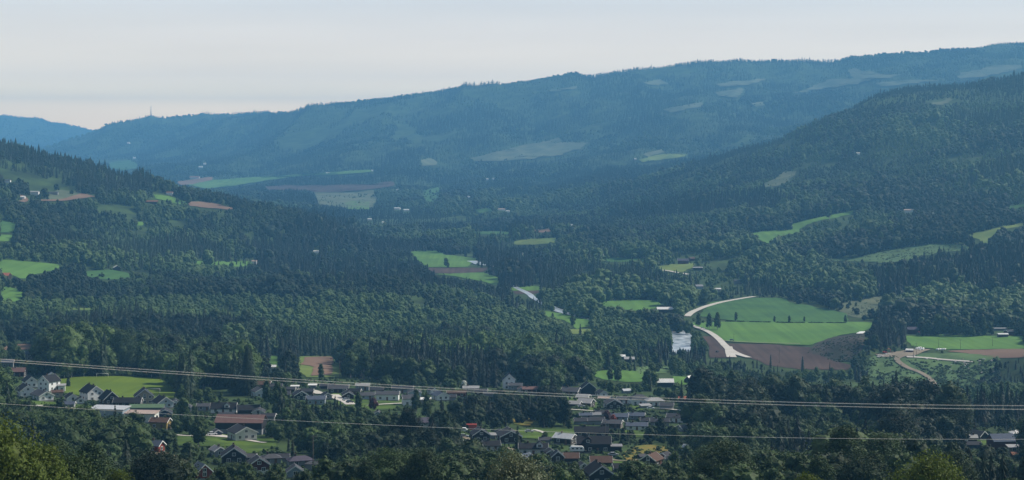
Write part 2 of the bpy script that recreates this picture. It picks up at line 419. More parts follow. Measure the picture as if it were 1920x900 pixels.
def ribbon(name, pts, width, m, lift=0.4, clear=True, pad=2.0, join=None):
    """road or water along pixel points; width in metres (or a list)"""
    P = np.array(pts, float)
    X, Y, Z = ground_at(P[:, 0], P[:, 1])
    W_ = np.full(len(P), width, float) if np.isscalar(width) else np.array(width, float)
    n = 14; t = np.linspace(0, len(P) - 1, (len(P) - 1) * n + 1)
    def cr(a):
        a = np.asarray(a); i = np.clip(np.floor(t).astype(int), 0, len(a) - 2); u = t - i
        p0 = a[np.maximum(i - 1, 0)]; p1 = a[i]; p2 = a[i + 1]; p3 = a[np.minimum(i + 2, len(a) - 1)]
        return 0.5*((2*p1)+(-p0+p2)*u+(2*p0-5*p1+4*p2-p3)*u**2+(-p0+3*p1-3*p2+p3)*u**3)
    cx, cy, cw = cr(X), cr(Y), cr(W_)
    dx, dy = np.gradient(cx), np.gradient(cy); l = np.hypot(dx, dy) + 1e-9
    nx, ny = -dy / l, dx / l
    L_ = []
    for s in (-1, -.33, .33, 1):
        x = cx + nx * cw / 2 * s; y = cy + ny * cw / 2 * s
        L_.append(np.stack([x, y, Zxy(x, y) + lift + (y / 1000) ** 2 * .08], -1))
    Vv = np.stack(L_, 1); k = len(cx); id_ = np.arange(k * 4).reshape(k, 4)
    q = np.stack([id_[:-1, :-1], id_[1:, :-1], id_[1:, 1:], id_[:-1, 1:]], -1).reshape(-1, 4)[:, ::-1]
    o = link(name, mesh_np(name, Vv.reshape(-1, 3), q, [m], smooth=True)); tag(o, kind='structure')
    if clear:
        u, v = proj(cx, cy, Zxy(cx, cy))
        for a, b, ww, yv in zip(u, v, cw, cy):
            r = ww / 2 * F / yv + pad
            x0, x1, y0, y1 = int(a - r), int(a + r) + 1, int(b - 1.5), int(b + 2.5)
            CLEAR[max(y0, 0):max(y1, 0), max(x0, 0):max(x1, 0)] = True
    return o
# ---- fields (outlines as seen from the camera, dropped onto the terrain)
sheet('sports_field', [(104,713),(150,707),(230,706),(296,709),(318,716),(330,727),(326,746),(250,749),(180,745),(120,738)], M['pitch'])
sheet('ploughed_field', [(0,646),(66,646),(66,656),(0,657)], M['soil_light'])
sheet('field', [(556,668),(640,669),(640,708),(575,708),(560,695)], M['meadow_yellow'])
sheet('ploughed_field', [(572,671),(625,670),(622,704),(584,706),(590,690),(566,684)], M['soil_light'], lift=.6)
sheet('field', [(501,668),(523,668),(523,694),(503,694)], M['grass'])
sheet('field', [(-60,486),(20,488),(62,492),(108,496),(113,500),(108,505),(70,514),(45,524),(20,516),(-60,513)], M['grass'])
sheet('field', [(-60,534),(8,537),(28,542),(42,550),(41,566),(-60,568)], M['grass'])
sheet('field', [(-60,410),(8,414),(30,422),(31,430),(20,437),(-60,439)], M['grass_dark'])
sheet('field', [(-60,440),(22,441),(20,452),(-60,460)], M['grass'])
sheet('meadow', [(366,489),(400,491),(445,493),(470,490),(478,493),(468,499),(440,502),(395,499),(368,497)], M['grass'])
sheet('meadow', [(160,510),(205,506),(240,512),(246,522),(205,526),(165,520)], M['grass_dark'])
sheet('meadow', [(135,577),(180,579),(180,583),(135,583)], M['meadow_yellow'])
# far-left construction slope and road, brown field
sheet('meadow', [(84,368),(110,356),(150,362),(170,372),(130,376),(95,377)], M['clearcut'])
sheet('meadow', [(284,366),(300,366),(330,372),(352,381),(345,386),(320,380),(295,374)], M['grass'])
sheet('ploughed_field', [(350,378),(380,379),(410,384),(440,392),(430,394),(395,391),(355,387)], M['soil_light'])
sheet('meadow', [(255,416),(268,417),(270,424),(258,424)], M['grass'])
# valley, middle distance
sheet('field', [(350,348),(400,340),(470,334),(520,332),(640,323),(690,320),(700,324),(640,329),(560,333),(500,340),(440,350),(385,356)], M['grass'])
sheet('ploughed_field', [(495,351),(560,348),(640,350),(700,347),(735,341),(742,349),(700,356),(640,361),(600,363),(560,358),(505,358)], M['soil'])
sheet('meadow', [(590,363),(650,362),(700,358),(706,372),(700,390),(660,392),(600,385)], M['clearcut'])
sheet('meadow', [(645,380),(692,378),(693,394),(650,394)], M['grass'])
sheet('meadow', [(792,360),(824,352),(824,368),(812,381),(800,381),(792,372)], M['grass_dark'])
sheet('ploughed_field', [(330,343),(365,338),(400,333),(396,340),(360,348),(335,349)], M['soil_light'])
sheet('meadow', [(205,307),(240,303),(257,308),(256,318),(230,322),(208,318)], M['grass_dark'])
sheet('meadow', [(790,302),(808,298),(820,306),(818,313),(790,313)], M['clearcut'])
sheet('clearing', [(886,298),(930,286),(985,274),(1020,268),(1052,260),(1056,270),(1107,269),(1090,280),(1050,292),(990,301),(930,304),(890,304)], M['clearcut'])
sheet('clearing', [(1195,302),(1240,292),(1285,289),(1280,296),(1230,303),(1200,307)], M['meadow_yellow'])
sheet('clearing', [(1206,290),(1240,281),(1243,288),(1215,298)], M['clearcut'])
sheet('clearing', [(1432,346),(1450,337),(1470,324),(1498,321),(1494,330),(1475,341),(1460,350),(1434,352)], M['clearcut'])
for pl in ([(1345,160),(1385,154),(1432,150),(1425,157),(1390,163),(1350,165)], [(1340,176),(1390,167),(1395,176),(1385,186),(1350,182)], [(1410,195),(1430,192),(1435,200),(1415,205)],
           [(1590,140),(1600,129),(1612,133),(1650,140),(1690,143),(1650,150),(1600,150)], [(1795,140),(1840,132),(1860,124),(1915,124),(1915,131),(1860,143),(1800,150)],
           [(1205,157),(1235,151),(1255,159),(1230,163)], [(1240,207),(1280,200),(1320,193),(1310,203),(1260,214)], [(1020,174),(1080,164),(1080,168),(1040,174)], [(1640,158),(1700,152),(1760,153),(1700,160),(1650,165)], [(1480,180),(1560,150),(1640,150),(1600,160),(1520,172)]):
    sheet('clearing', pl, M['clearcut'])
sheet('clearing', [(1745,197),(1780,185),(1785,191),(1760,199)], M['clearcut'])
sheet('field', [(1404,438),(1440,434),(1480,432),(1486,420),(1520,411),(1560,404),(1604,395),(1600,402),(1565,410),(1525,417),(1500,430),(1495,440),(1460,444),(1450,456),(1430,457),(1420,445)], M['grass'])
sheet('field', [(1816,440),(1860,430),(1900,422),(1920,419),(1920,424),(1870,433),(1860,445),(1852,458),(1838,452)], M['meadow_yellow'])
sheet('field', [(1866,390),(1925,384),(1960,380),(1960,388),(1900,393)], M['grass_dark'])
sheet('grassy_clearing', [(1552,487),(1610,482),(1680,468),(1740,458),(1790,459),(1840,466),(1830,470),(1760,474),(1700,490),(1660,494),(1600,490),(1570,492)], M['scrub_ground'])
sheet('field', [(770,472),(815,471),(835,478),(895,485),(875,502),(800,502),(783,488)], M['grass'])
sheet('ploughed_field', [(800,503),(915,503),(905,511),(860,515),(815,513)], M['soil'])
sheet('field', [(812,514),(905,512),(945,524),(930,536),(900,528),(860,520)], M['grass'])
sheet('field', [(962,453),(1000,449),(1045,446),(1040,456),(1000,460),(966,460)], M['meadow_yellow'])
sheet('ploughed_field', [(995,432),(1030,430),(1036,435),(1010,438)], M['soil_light'])
sheet('field', [(876,436),(930,434),(965,437),(950,441),(900,440)], M['grass_dark'])
sheet('field', [(888,394),(915,392),(925,397),(900,402)], M['grass_dark'])
sheet('field', [(1232,500),(1262,496),(1300,494),(1300,503),(1280,511),(1240,509)], M['meadow_yellow'])
sheet('field', [(1130,487),(1160,483),(1180,488),(1200,485),(1225,490),(1190,493),(1140,492)], M['grass_dark'])
sheet('field', [(958,540),(1012,537),(1014,545),(960,547)], M['grass'])
sheet('ploughed_field', [(960,547),(1010,544),(1008,551),(965,553)], M['soil'])
sheet('field', [(1020,584),(1050,588),(1105,600),(1104,612),(1080,618),(1060,602),(1025,594)], M['grass'])
sheet('field', [(1066,618),(1112,617),(1110,626),(1075,628)], M['meadow_yellow'])
sheet('field', [(1114,566),(1180,563),(1235,565),(1240,572),(1212,588),(1180,583),(1130,576)], M['grass'])
sheet('field', [(1335,566),(1405,560),(1470,559),(1480,568),(1510,572),(1560,582),(1590,590),(1590,607),(1470,605),(1370,602),(1310,593)], M['grass_dark'])
sheet('field', [(1288,606),(1370,604),(1470,607),(1600,604),(1640,606),(1620,622),(1580,628),(1540,640),(1520,648),(1440,645),(1378,642),(1346,638),(1330,624)], M['grass'])
sheet('ploughed_field', [(1362,645),(1440,646),(1517,652),(1525,664),(1560,676),(1596,686),(1590,694),(1500,693),(1440,686),(1405,670),(1376,660)], M['soil'])
sheet('bare_bank', [(1512,662),(1535,642),(1560,632),(1600,628),(1624,627),(1622,640),(1618,655),(1600,676),(1570,680),(1530,666)], M['mound'])
sheet('field', [(1698,631),(1760,628),(1840,631),(1960,631),(1960,655),(1840,656),(1760,656),(1712,650),(1700,641)], M['grass'])
sheet('ploughed_field', [(1775,659),(1860,655),(1960,653),(1960,668),(1880,673),(1820,664)], M['soil_light'])
sheet('scrub_slope', [(1604,690),(1640,668),(1690,664),(1790,662),(1870,668),(1878,680),(1850,700),(1830,735),(1760,738),(1700,725),(1655,712),(1600,700)], M['scrub_ground'], clear=False)
fill(CLEAR, [(1640,672),(1690,664),(1790,664),(1860,670),(1865,684),(1830,712),(1790,728),(1757,733),(1700,716),(1650,700),(1612,690)])
sheet('yard', [(1640,665),(1670,662),(1715,656),(1735,655),(1720,664),(1690,671),(1650,671)], M['track'], lift=.6)
sheet('meadow', [(1185,692),(1230,684),(1262,690),(1250,700),(1200,702)], M['scrub_ground'])
sheet('field', [(1112,697),(1150,694),(1205,698),(1206,716),(1180,718),(1130,712),(1115,706)], M['grass'])
sheet('field', [(1262,706),(1305,708),(1305,716),(1285,722),(1262,720)], M['grass'])
sheet('field', [(1400,718),(1442,716),(1442,722),(1405,722)], M['grass'])
sheet('meadow', [(1570,570),(1620,562),(1650,555),(1660,562),(1640,585),(1625,598),(1600,596),(1575,585)], M['clearcut'])
# gardens and lawns of the village
G_ = [
 [(-40,745),(60,752),(120,755),(180,764),(170,775),(100,768),(60,762),(-40,762)],
 [(330,820),(400,812),(440,818),(520,824),(520,838),(470,852),(440,842),(400,832),(335,838)],
 [(545,750),(600,752),(610,762),(560,776),(540,765)], [(660,748),(705,745),(765,750),(760,760),(740,768),(700,772),(672,764)],
 [(620,735),(680,738),(680,760),(640,765)], [(830,812),(875,808),(880,828),(838,826)],
 [(960,806),(1010,803),(1100,806),(1098,822),(1040,825),(970,822)],
 [(1030,735),(1060,738),(1100,745),(1130,760),(1115,772),(1085,765)], [(1180,760),(1215,758),(1225,770),(1200,776)],
 [(1830,815),(1860,815),(1858,848),(1832,846)], [(1130,865),(1200,862),(1240,870),(1200,885),(1150,890)], [(1160,800),(1200,802),(1260,806),(1300,800),(1300,812),(1180,822)],
]
for g in G_: sheet('lawn', g, M['lawn'], clear=False)
for g in (0,1,3,6,9): fill(CLEAR, G_[g])
sheet('meadow', [(1168,852),(1185,838),(1215,834),(1250,838),(1262,850),(1240,858),(1200,862),(1175,864)], M['rust_meadow'])
sheet('meadow', [(960,786),(985,782),(1002,790),(995,800),(965,796)], M['rust_meadow'], clear=True)
# ---- roads
ribbon('road', [(1415,557),(1400,559),(1360,566),(1325,575),(1300,585),(1288,594)], [7,7,8,8,8,8], M['road'])
ribbon('road', [(1286,608),(1300,613),(1325,622),(1345,635),(1360,650),(1372,660),(1388,667),(1404,672)], [6,6,6,6.5,7,8,7,6], M['road'], lift=.8)
ribbon('road', [(1366,652),(1368,662),(1372,672)], [7,8,9], M['road'], lift=1.0)
ribbon('farm_track', [(1352,640),(1400,643),(1440,644.5),(1500,646)], 2.5, M['track'], lift=.8)
ribbon('dirt_track', [(1740,657),(1715,666),(1690,670),(1682,677),(1700,690),(1725,700),(1745,713),(1757,730)], [5,5,6,5,4.5,4.5,5,5], M['track'], lift=.9)
ribbon('gravel_path', [(1700,671),(1740,673),(1780,677),(1824,680)], 3, M['road'], lift=.9)
ribbon('road', [(70,377),(110,377),(140,372),(168,367)], [10,10,14,26], M['soil_light'], lift=1.)
ribbon('road', [(42,368),(48,376),(40,380)], 9, M['soil_light'], lift=1.)
ribbon('street', [(624,741),(632,747),(648,754),(658,760)], [7,7,6,6], M['road'], lift=.5)
ribbon('street', [(330,817),(352,819),(385,818),(400,818),(432,822),(470,828),(496,832)], [2.5,3,5,9,4,3,3], M['road'], lift=.5)
ribbon('street', [(558,731),(580,733),(602,740)], [5,8,6], M['road'], lift=.5)
ribbon('street', [(1000,807),(1012,810),(1022,814)], 2.5, M['road'], lift=.5)
ribbon('street', [(1210,766),(1250,768),(1285,772)], 4, M['road'], lift=.5)
ribbon('street', [(1270,802),(1290,798),(1310,793)], 4, M['road'], lift=.5)
ribbon('street', [(286,850),(305,853),(318,858)], 6, M['track'], lift=.5)
ribbon('street', [(1240,508),(1262,511),(1290,516)], 5, M['road'], lift=.8)
ribbon('street', [(690,762),(725,759),(765,757)], 3, M['road'], lift=.5)
ribbon('street', [(1070,769),(1100,771),(1130,773)], 3.5, M['road'], lift=.5)
ribbon('street', [(862,817),(900,834),(935,838),(965,846)], 3, M['track'], lift=.5)
ribbon('street', [(60,762),(110,764),(160,772),(186,786)], 4, M['road'], lift=.6)
ribbon('street', [(1140,862),(1165,866),(1200,864)], 3, M['track'], lift=.5)
ribbon('river_bank', [(1327,632),(1345,650),(1352,664),(1350,672)], [10,16,22,18], M['soil'], lift=.5)
# ---- river
rv = ribbon('river', [(1272,664),(1278,652),(1279,640),(1278,630),(1268,622),(1235,610),(1190,604),(1120,600),(1075,590),(1048,583),(1020,570),(1000,559),(990,551),(960,535),(952,516),(932,502),(900,496),(884,490)],
       [17,19,20,20,18,14,14,14,14,14,10,8,8,7,7,7,14,16], M['water'], lift=0.3, clear=False)
fill(CLEAR, [(1260,624),(1297,627),(1297,648),(1288,655),(1262,655)]); fill(CLEAR, [(968,550),(1012,547),(1008,560),(985,560)]); fill(CLEAR, [(1040,577),(1056,579),(1056,588),(1042,586)]); fill(CLEAR, [(868,487),(895,487),(893,500),(872,500)])

# ---- village: few and small trees
for pl in ([(-20,700),(110,715),(340,745),(500,752),(500,800),(250,792),(160,780),(-20,765)], [(470,708),(660,712),(900,728),(1010,735),(1000,752),(830,762),(700,776),(560,768),(470,750)],
           [(1040,728),(1130,738),(1260,745),(1330,785),(1310,808),(1180,812),(1090,800),(1050,765)], [(830,798),(1020,800),(1180,815),(1260,840),(1250,878),(1060,882),(860,846)], [(1780,800),(1920,798),(1920,850),(1790,842)],
           [(1130,660),(1200,664),(1200,690),(1130,690)], [(330,800),(560,815),(600,890),(360,895)], [(1225,470),(1340,478),(1400,545),(1340,560),(1290,520)]):
    fill(VILL, pl)
# ---- stands of one kind of tree
for z, pl in ((1, [(440,495),(700,495),(860,505),(950,545),(960,575),(860,545),(740,530),(440,530)]), (1, [(0,278),(190,310),(270,330),(300,350),(260,372),(0,345)]), (1, [(1622,668),(1628,606),(1698,606),(1698,655)]),
              (1, [(900,445),(960,470),(1000,500),(960,525),(900,505),(890,470)]), (1, [(955,555),(1015,560),(1015,598),(960,590)]), (1, [(1480,690),(1440,672),(1250,660),(1170,640),(1150,655),(1250,690),(1440,715)]),
              (1, [(1745,500),(1960,470),(1960,560),(1740,560),(1640,590),(1640,540)]), (1, [(1855,745),(1960,745),(1960,650),(1900,662)]), (1, [(1060,610),(1030,690),(1052,700),(1075,690)]),
              (1, [(1600,710),(1760,740),(1760,770),(1600,745)]), (1, [(1440,800),(1600,800),(1640,900),(1440,900)]), (4, [(0,745),(160,775),(260,800),(300,900),(100,900),(0,830)]), (1, [(690,690),(960,700),(960,730),(690,712)]),
              (1, [(490,360),(600,358),(600,390),(490,390)]), (1, [(520,335),(700,330),(700,345),(510,350)]), (1, [(1140,395),(1440,370),(1500,395),(1440,410),(1150,420)]), (1, [(600,415),(660,435),(720,470),(640,470),(520,440)]),
              (2, [(760,590),(960,585),(1120,600),(1262,625),(1250,662),(1000,680),(900,640),(770,630)]), (2, [(0,575),(480,560),(760,590),(700,640),(400,620),(0,600)]), (2, [(1440,790),(1620,800),(1700,850),(1560,870),(1440,840)]),
              (3, [(1560,655),(1600,675),(1640,660),(1700,650),(1700,662),(1640,672),(1605,695)]),
              (4, [(1000,420),(1400,400),(1400,470),(1050,480)]), (4, [(0,640),(130,640),(330,650),(480,660),(480,705),(330,705),(90,700)]), (4, [(1440,540),(1640,540),(1600,570),(1480,560)])):
    fill(ZONE, pl, z)
# ------------------------------------------------------------------ buildings
WALLC = {'white': (.78, .78, .77), 'offwhite': (.60, .60, .56), 'grey': (.24, .25, .26), 'bluegrey': (.26, .32, .38), 'beige': (.36, .31, .23), 'brown': (.075, .045, .028), 'black': (.022, .022, .026), 'red': (.20, .035, .022), 'maroon': (.085, .022, .02), 'ochre': (.26, .19, .06), 'paleblue': (.42, .48, .52), 'navy': (.05, .07, .12), 'darkbrown': (.035, .024, .018), 'orange': (.34, .10, .04)}
ROOFC = {'black': (.022, .022, .025), 'dark': (.045, .045, .052), 'grey': (.075, .075, .082), 'light': (.33, .32, .31), 'metal': (.46, .47, .48), 'white': (.72, .70, .66), 'brown': (.10, .06, .045), 'red': (.28, .06, .04), 'maroon': (.16, .095, .085), 'green': (.10, .16, .09), 'pink': (.42, .31, .25), 'rust': (.22, .10, .06), 'bluegrey': (.085, .10, .135), 'purple': (.085, .075, .10), 'snowgrey': (.22, .22, .23), 'rooforange': (.40, .14, .09)}
def wall_mat(n):
    k = 'wall_' + n
    if k not in M: M[k] = mat(k, WALLC[n], .75, .25, color2=tuple(c * .86 for c in WALLC[n]), vscale=1.2)
    return M[k]
def roof_mat(n):
    k = 'roof_' + n
    if k not in M: lum = sum(ROOFC[n]) / 3; M[k] = mat(k, ROOFC[n], .45 if lum > .25 else .8, .4 if lum > .25 else .12, color2=tuple(c * .78 for c in ROOFC[n]), vscale=.9, detail=6)
    return M[k]
M['trim'] = mat('white_trim', (.70, .70, .68), .6, .3)
M['glass'] = mat('window_glass', (.02, .025, .03), .12, .6)
M['stone'] = mat('foundation_stone', (.24, .23, .22), .9, .2, color2=(.17, .165, .16), vscale=2)
M['chimney'] = mat('chimney_brick', (.09, .06, .05), .85, .2, color2=(.05, .04, .035), vscale=5)
M['door'] = mat('door_wood', (.14, .07, .04), .6, .3)

def boxv(x0, x1, y0, y1, z0, z1):
    v = [(x0,y0,z0),(x1,y0,z0),(x1,y1,z0),(x0,y1,z0),(x0,y0,z1),(x1,y0,z1),(x1,y1,z1),(x0,y1,z1)]
    f = [(0,3,2,1),(4,5,6,7),(0,1,5,4),(1,2,6,5),(2,3,7,6),(3,0,4,7)]
    return v, f
class PB:
    """collects polygons of mixed size into one mesh"""
    def __init__(s): s.v = []; s.f = []
    def add(s, v, f):
        n = len(s.v); s.v += [tuple(x) for x in v]; s.f += [tuple(i + n for i in q) for q in f]; return s
    def box(s, *a): return s.add(*boxv(*a))
    def slab(s, quad, th, d=(0, 0, 1)):
        q = [np.array(p, float) for p in quad]; d = np.array(d, float) * th
        s.add(q + [p + d for p in q], [(3,2,1,0),(4,5,6,7),(0,1,5,4),(1,2,6,5),(2,3,7,6),(3,0,4,7)]); return s
    def build(s, name, m, parent=None):
        o = link(name, mesh_np(name, np.array(s.v), s.f, [m] if not isinstance(m, (list, tuple)) else m), parent); return o
WINM = {}
def win_mesh(w, h):
    k = (round(w, 1), round(h, 1))
    if k not in WINM:
        a = PB(); t = .12
        for x0, x1, z0, z1 in ((-w/2-t, w/2+t, h, h+t), (-w/2-t, w/2+t, -t, 0), (-w/2-t, -w/2, 0, h), (w/2, w/2+t, 0, h), (-.04, .04, 0, h)): a.box(x0, x1, -.09, 0, z0, z1)
        me1 = mesh_np('window', np.array(a.v), a.f, [M['trim']])
        b = PB(); b.box(-w/2, w/2, -.045, .0, 0, h)
        WINM[k] = (me1, mesh_np('pane', np.array(b.v), b.f, [M['glass']]))
    return WINM[k]
def window(parent, x, y, z, face, w=1.2, h=1.2):
    m1, m2 = win_mesh(w, h)
    o = link('window', m1, parent); o.location = (x, y, z); o.rotation_euler = (0, 0, face)
    p = link('pane', m2, o)
HM = np.zeros((900, 1920), bool)
HOUSES = []
def house(px, py, L, W, Hw, pitch, yaw, wall, roof, label, kind='gable', cat='house', name='house', trim=True, chim=1, wins=True, group=None, dormer=0, depth=True, lower=None, over=.5, mask=.72, found=True, pyoff=0):
    X, Y, Z = [float(a[0]) for a in ground_at(px, py)]
    s = Y / F
    L, W, Hw = L * s, W * s, Hw * s
    a = R(yaw)
    half = abs(math.sin(a)) * L / 2 + abs(math.cos(a)) * W / 2
    Y += half; X = (px - IW/2) / F * Y; gz = min(Z, float(Zxy(X, Y))) ; gz = Z
    e = bpy.data.objects.new(name, None); COL.objects.link(e); e.location = (X, Y, gz); e.rotation_euler = (0, 0, a)
    e.empty_display_size = 1
    tag(e, label, cat, group)
    t = math.tan(R(pitch)); rh = W / 2 * t; lx, wy = L / 2, W / 2
    near = Y < 1350
    b = PB(); z0 = -1.5
    if kind == 'gable':
        v = [(-lx,-wy,z0),(lx,-wy,z0),(lx,wy,z0),(-lx,wy,z0),(-lx,-wy,Hw),(lx,-wy,Hw),(lx,wy,Hw),(-lx,wy,Hw),(-lx,0,Hw+rh),(lx,0,Hw+rh)]
        b.add(v, [(0,3,2,1),(0,1,5,4),(2,3,7,6),(1,2,6,9,5),(3,0,4,8,7),(4,5,9,8),(6,7,8,9)])
    else:
        b.box(-lx, lx, -wy, wy, z0, Hw)
    wl = b.build('walls', wall_mat(wall), e)
    r = PB(); ov = over; th = .22
    if kind == 'gable':
        for sg in (-1, 1):
            y1 = sg * (wy + ov); ze = Hw - ov * t + .03
            q = [(-lx-ov, y1, ze), (lx+ov, y1, ze), (lx+ov, sg * .0, Hw+rh+.03), (-lx-ov, 0, Hw+rh+.03)]
            if sg > 0: q = q[::-1]
            r.slab(q, th)
    elif kind == 'hip':
        rl = max(0.2, lx - wy * .8); A = [(-lx-ov,-wy-ov,Hw+.02),(lx+ov,-wy-ov,Hw+.02),(lx+ov,wy+ov,Hw+.02),(-lx-ov,wy+ov,Hw+.02)]
        A2 = [(x, y, z + .2) for x, y, z in A]; T = [(-rl,0,Hw+rh+.2),(rl,0,Hw+rh+.2)]
        r.add(A + A2 + T, [(3,2,1,0),(0,1,5,4),(1,2,6,5),(2,3,7,6),(3,0,4,7),(4,5,9,8),(5,6,9),(6,7,8,9),(7,4,8)])
    elif kind == 'flat':
        r.slab([(-lx-ov,-wy-ov,Hw+.02),(lx+ov,-wy-ov,Hw+.02),(lx+ov,wy+ov,Hw+.02+W*t),(-lx-ov,wy+ov,Hw+.02+W*t)], .3)
        if t > 0: b2 = PB().add([(-lx,-wy,Hw),(lx,-wy,Hw),(lx,wy,Hw),(-lx,wy,Hw),(lx,wy,Hw+W*t),(-lx,wy,Hw+W*t)], [(0,3,5),(1,4,2),(2,4,5,3)]); b2.build('upper_wall', wall_mat(wall), e)
    ro = r.build('roof', roof_mat(roof), e)
    if kind == 'gable' and trim:
        for ex in (-1, 1):
            k = PB()
            for sg in (-1, 1):
                x = ex * (lx + ov); y1 = sg * (wy + ov); ze = Hw - ov * t
                q = [(x, y1, ze - .12), (x + ex*.06, y1, ze - .12), (x + ex*.06, 0, Hw + rh - .12), (x, 0, Hw + rh - .12)]
                if sg * ex > 0: q = q[::-1]
                k.slab(q, .42)
            k.build('bargeboard', M['trim'], e)
    if chim and near:
        for c in range(chim):
            cx = (-.2 + .5 * c) * L
            top = Hw + (rh if kind != 'flat' else .3) + .9
            PB().box(cx-.35, cx+.35, -.3, .3, top - 1.6, top).box(cx-.42, cx+.42, -.37, .37, top, top + .12).build('chimney', M['chimney'], ro)
    if found and near:
        PB().box(-lx-.04, lx+.04, -wy-.04, wy+.04, -1.6, .45).build('foundation', M['stone'], e)
    if lower:
        PB().box(-lx-.05, lx+.05, -wy-.05, wy+.05, -1.6, Hw * .42).build('lower_wall', wall_mat(lower), e)
    dirn = np.array([-X, -Y]); dirn = dirn / np.hypot(*dirn)
    def vis(nx, ny):
        wx = nx * math.cos(a) - ny * math.sin(a); wyy = nx * math.sin(a) + ny * math.cos(a)
        return wx * dirn[0] + wyy * dirn[1] > .1
    if wins and Y < 1500:
        st = 2 if Hw > 4.4 else 1
        for (nx, ny) in ((0,-1),(0,1),(1,0),(-1,0)):
            if not vis(nx, ny): continue
            span = L if nx == 0 else W; n = max(1, min(6, int(span / 3.2)))
            face = math.atan2(ny, nx) + math.pi / 2
            for q in range(st):
                for i in range(n):
                    u = (-.5 + (i + .5) / n) * (span - 1.0)
                    zz = 1.1 + q * 2.6
                    if zz + 1.3 > Hw + (0.2 if ny else .8): continue
                    if i == n // 2 and q == 0 and nx == 0 and n > 1:
                        d = PB().box(-.5, .5, -.1, 0, .3, 2.3).build('door', M['door'], e)
                        d.location = (u, ny * (wy + (.06 if lower else .05)), 0); d.rotation_euler = (0, 0, face); continue
                    loc = (u, ny * (wy + (.06 if lower else .005)), zz) if nx == 0 else (nx * (lx + (.06 if lower else .005)), u, zz)
                    window(e, *loc, face)
            if nx and kind == 'gable' and rh > 2.0:
                window(e, nx * (lx + .005), 0, Hw + .15, face, 1.1, 1.0)
    if dormer:
        # front dormer with its own little gable
        sg = -1 if vis(0, -1) else 1
        dw, dh = 2.6, 2.0; x0 = dormer * L * .5; yf = sg * wy * .92; zb = Hw + .2
        d = PB(); d.add([(x0-dw/2, yf, zb), (x0+dw/2, yf, zb), (x0+dw/2, yf, zb+1.5), (x0, yf, zb+1.5+dh/2), (x0-dw/2, yf, zb+1.5),
                         (x0-dw/2, 0, zb), (x0+dw/2, 0, zb), (x0+dw/2, 0, zb+1.5), (x0, 0, zb+1.5+dh/2), (x0-dw/2, 0, zb+1.5)],
                        [(0,1,2,3,4),(9,8,7,6,5),(1,6,7,2),(0,4,9,5),(2,7,8,3),(4,3,8,9)])
        dm = d.build('dormer', wall_mat('white' if wall in ('white','offwhite') or dormer > 0 else wall), e)
        q = PB()
        for g in (-1, 1):
            q.slab([(x0+g*(dw/2+.3), yf+sg*.3, zb+1.35), (x0+g*(dw/2+.3), -sg*.2, zb+1.35), (x0, -sg*.2, zb+1.62+dh/2), (x0, yf+sg*.3, zb+1.62+dh/2)][::(1 if g*sg > 0 else -1)], .15)
        q.build('dormer_roof', roof_mat(roof), dm)
        window(dm, x0, yf + sg * .01, zb + .4, 0 if sg < 0 else math.pi, 1.2, .9)
    # keep trees from hiding it in the picture
    wpx = (abs(math.cos(a)) * L + abs(math.sin(a)) * W) / 2 * F / Y
    top = YH - F * (gz + Hw + (rh if kind != 'flat' else 0)) / Y
    y0, y1 = int(top), int(top + (py - top) * mask) + 1
    HM[max(0, y0):max(0, y1), max(0, int(px - wpx)):max(0, int(px + wpx) + 1)] = True
    HOUSES.append((X, Y, max(L, W) * .5 + .8, px, (top + py) / 2, label, wpx))
    return e

H_ = house
# left end of the village
H_(57,677,18,16,13,30,20,'grey','bluegrey','grey two-storey house among trees below the small brown field at far left', found=True)
H_(34,707,26,20,10,32,0,'darkbrown','maroon','low house with a dark red roof at the left edge, behind white houses', trim=False)
H_(56,728,34,22,12,38,115,'white','black','white gabled house directly behind the leftmost white house', chim=0)
H_(48,746,38,28,13,34,118,'white','black','leftmost white house of the village, its gable lit and black roof falling left')
H_(14,690,22,16,10,30,10,'grey','bluegrey','small grey house under the power lines at the left edge')
H_(92,735,30,28,19,36,60,'white','black','tall white house with two upper windows beside the leftmost gabled houses')
H_(79,753,44,28,10,28,125,'white','grey','low white house with a grey roof sloping left, in front of the tall white one')
H_(107,746,20,14,10,25,20,'beige','brown','small tan garage between two white houses at left')
H_(116,735,12,12,11,10,10,'white','light','small white annex with a pale flat roof beside the football field corner', kind='flat', chim=0)
H_(134,754,26,20,8,32,115,'white','black','small white gabled house left of the large house with two chimneys')
H_(172,754,40,32,17,36,125,'white','black','large white house with a steep black roof and two chimneys', chim=2)
H_(205,760,34,30,11,42,118,'darkbrown','black','dark house with white bargeboards beside the large white house', trim=True)
H_(240,763,50,26,8,30,0,'darkbrown','black','long low dark-roofed house below the football field')
H_(270,760,32,34,16,38,105,'beige','dark','beige gabled house with two upper windows facing the viewer below the football field')
H_(305,767,34,30,11,34,120,'paleblue','black','pale blue gabled house at the right corner of the football field')
H_(276,772,62,34,7,14,3,'grey','green','wide low building with a green roof in the village', cat='building', name='building', trim=False, chim=0)
H_(206,784,66,34,15,4,-12,'bluegrey','metal','blue-grey workshop with a pale sheet metal roof', kind='flat', cat='workshop', name='workshop', chim=0, wins=False, over=.6)
H_(266,794,58,26,17,6,-8,'offwhite','pink','white two-storey block with a pale pinkish flat roof', kind='flat', cat='building', name='building', chim=1)
H_(309,783,30,26,8,24,100,'navy','dark','dark blue gabled shed with white roof edges beside the pink-roofed block', cat='shed', name='shed', chim=0, wins=False)
H_(301,806,34,24,14,28,-12,'ochre','brown','yellow-brown house with a brown roof below the white block')
H_(292,850,26,22,14,34,-22,'red','bluegrey','red wooden house with a blue-grey roof among dark trees at lower left')
H_(384,771,26,18,9,26,0,'grey','grey','grey-roofed house left of the black-roofed house with the white dormer')
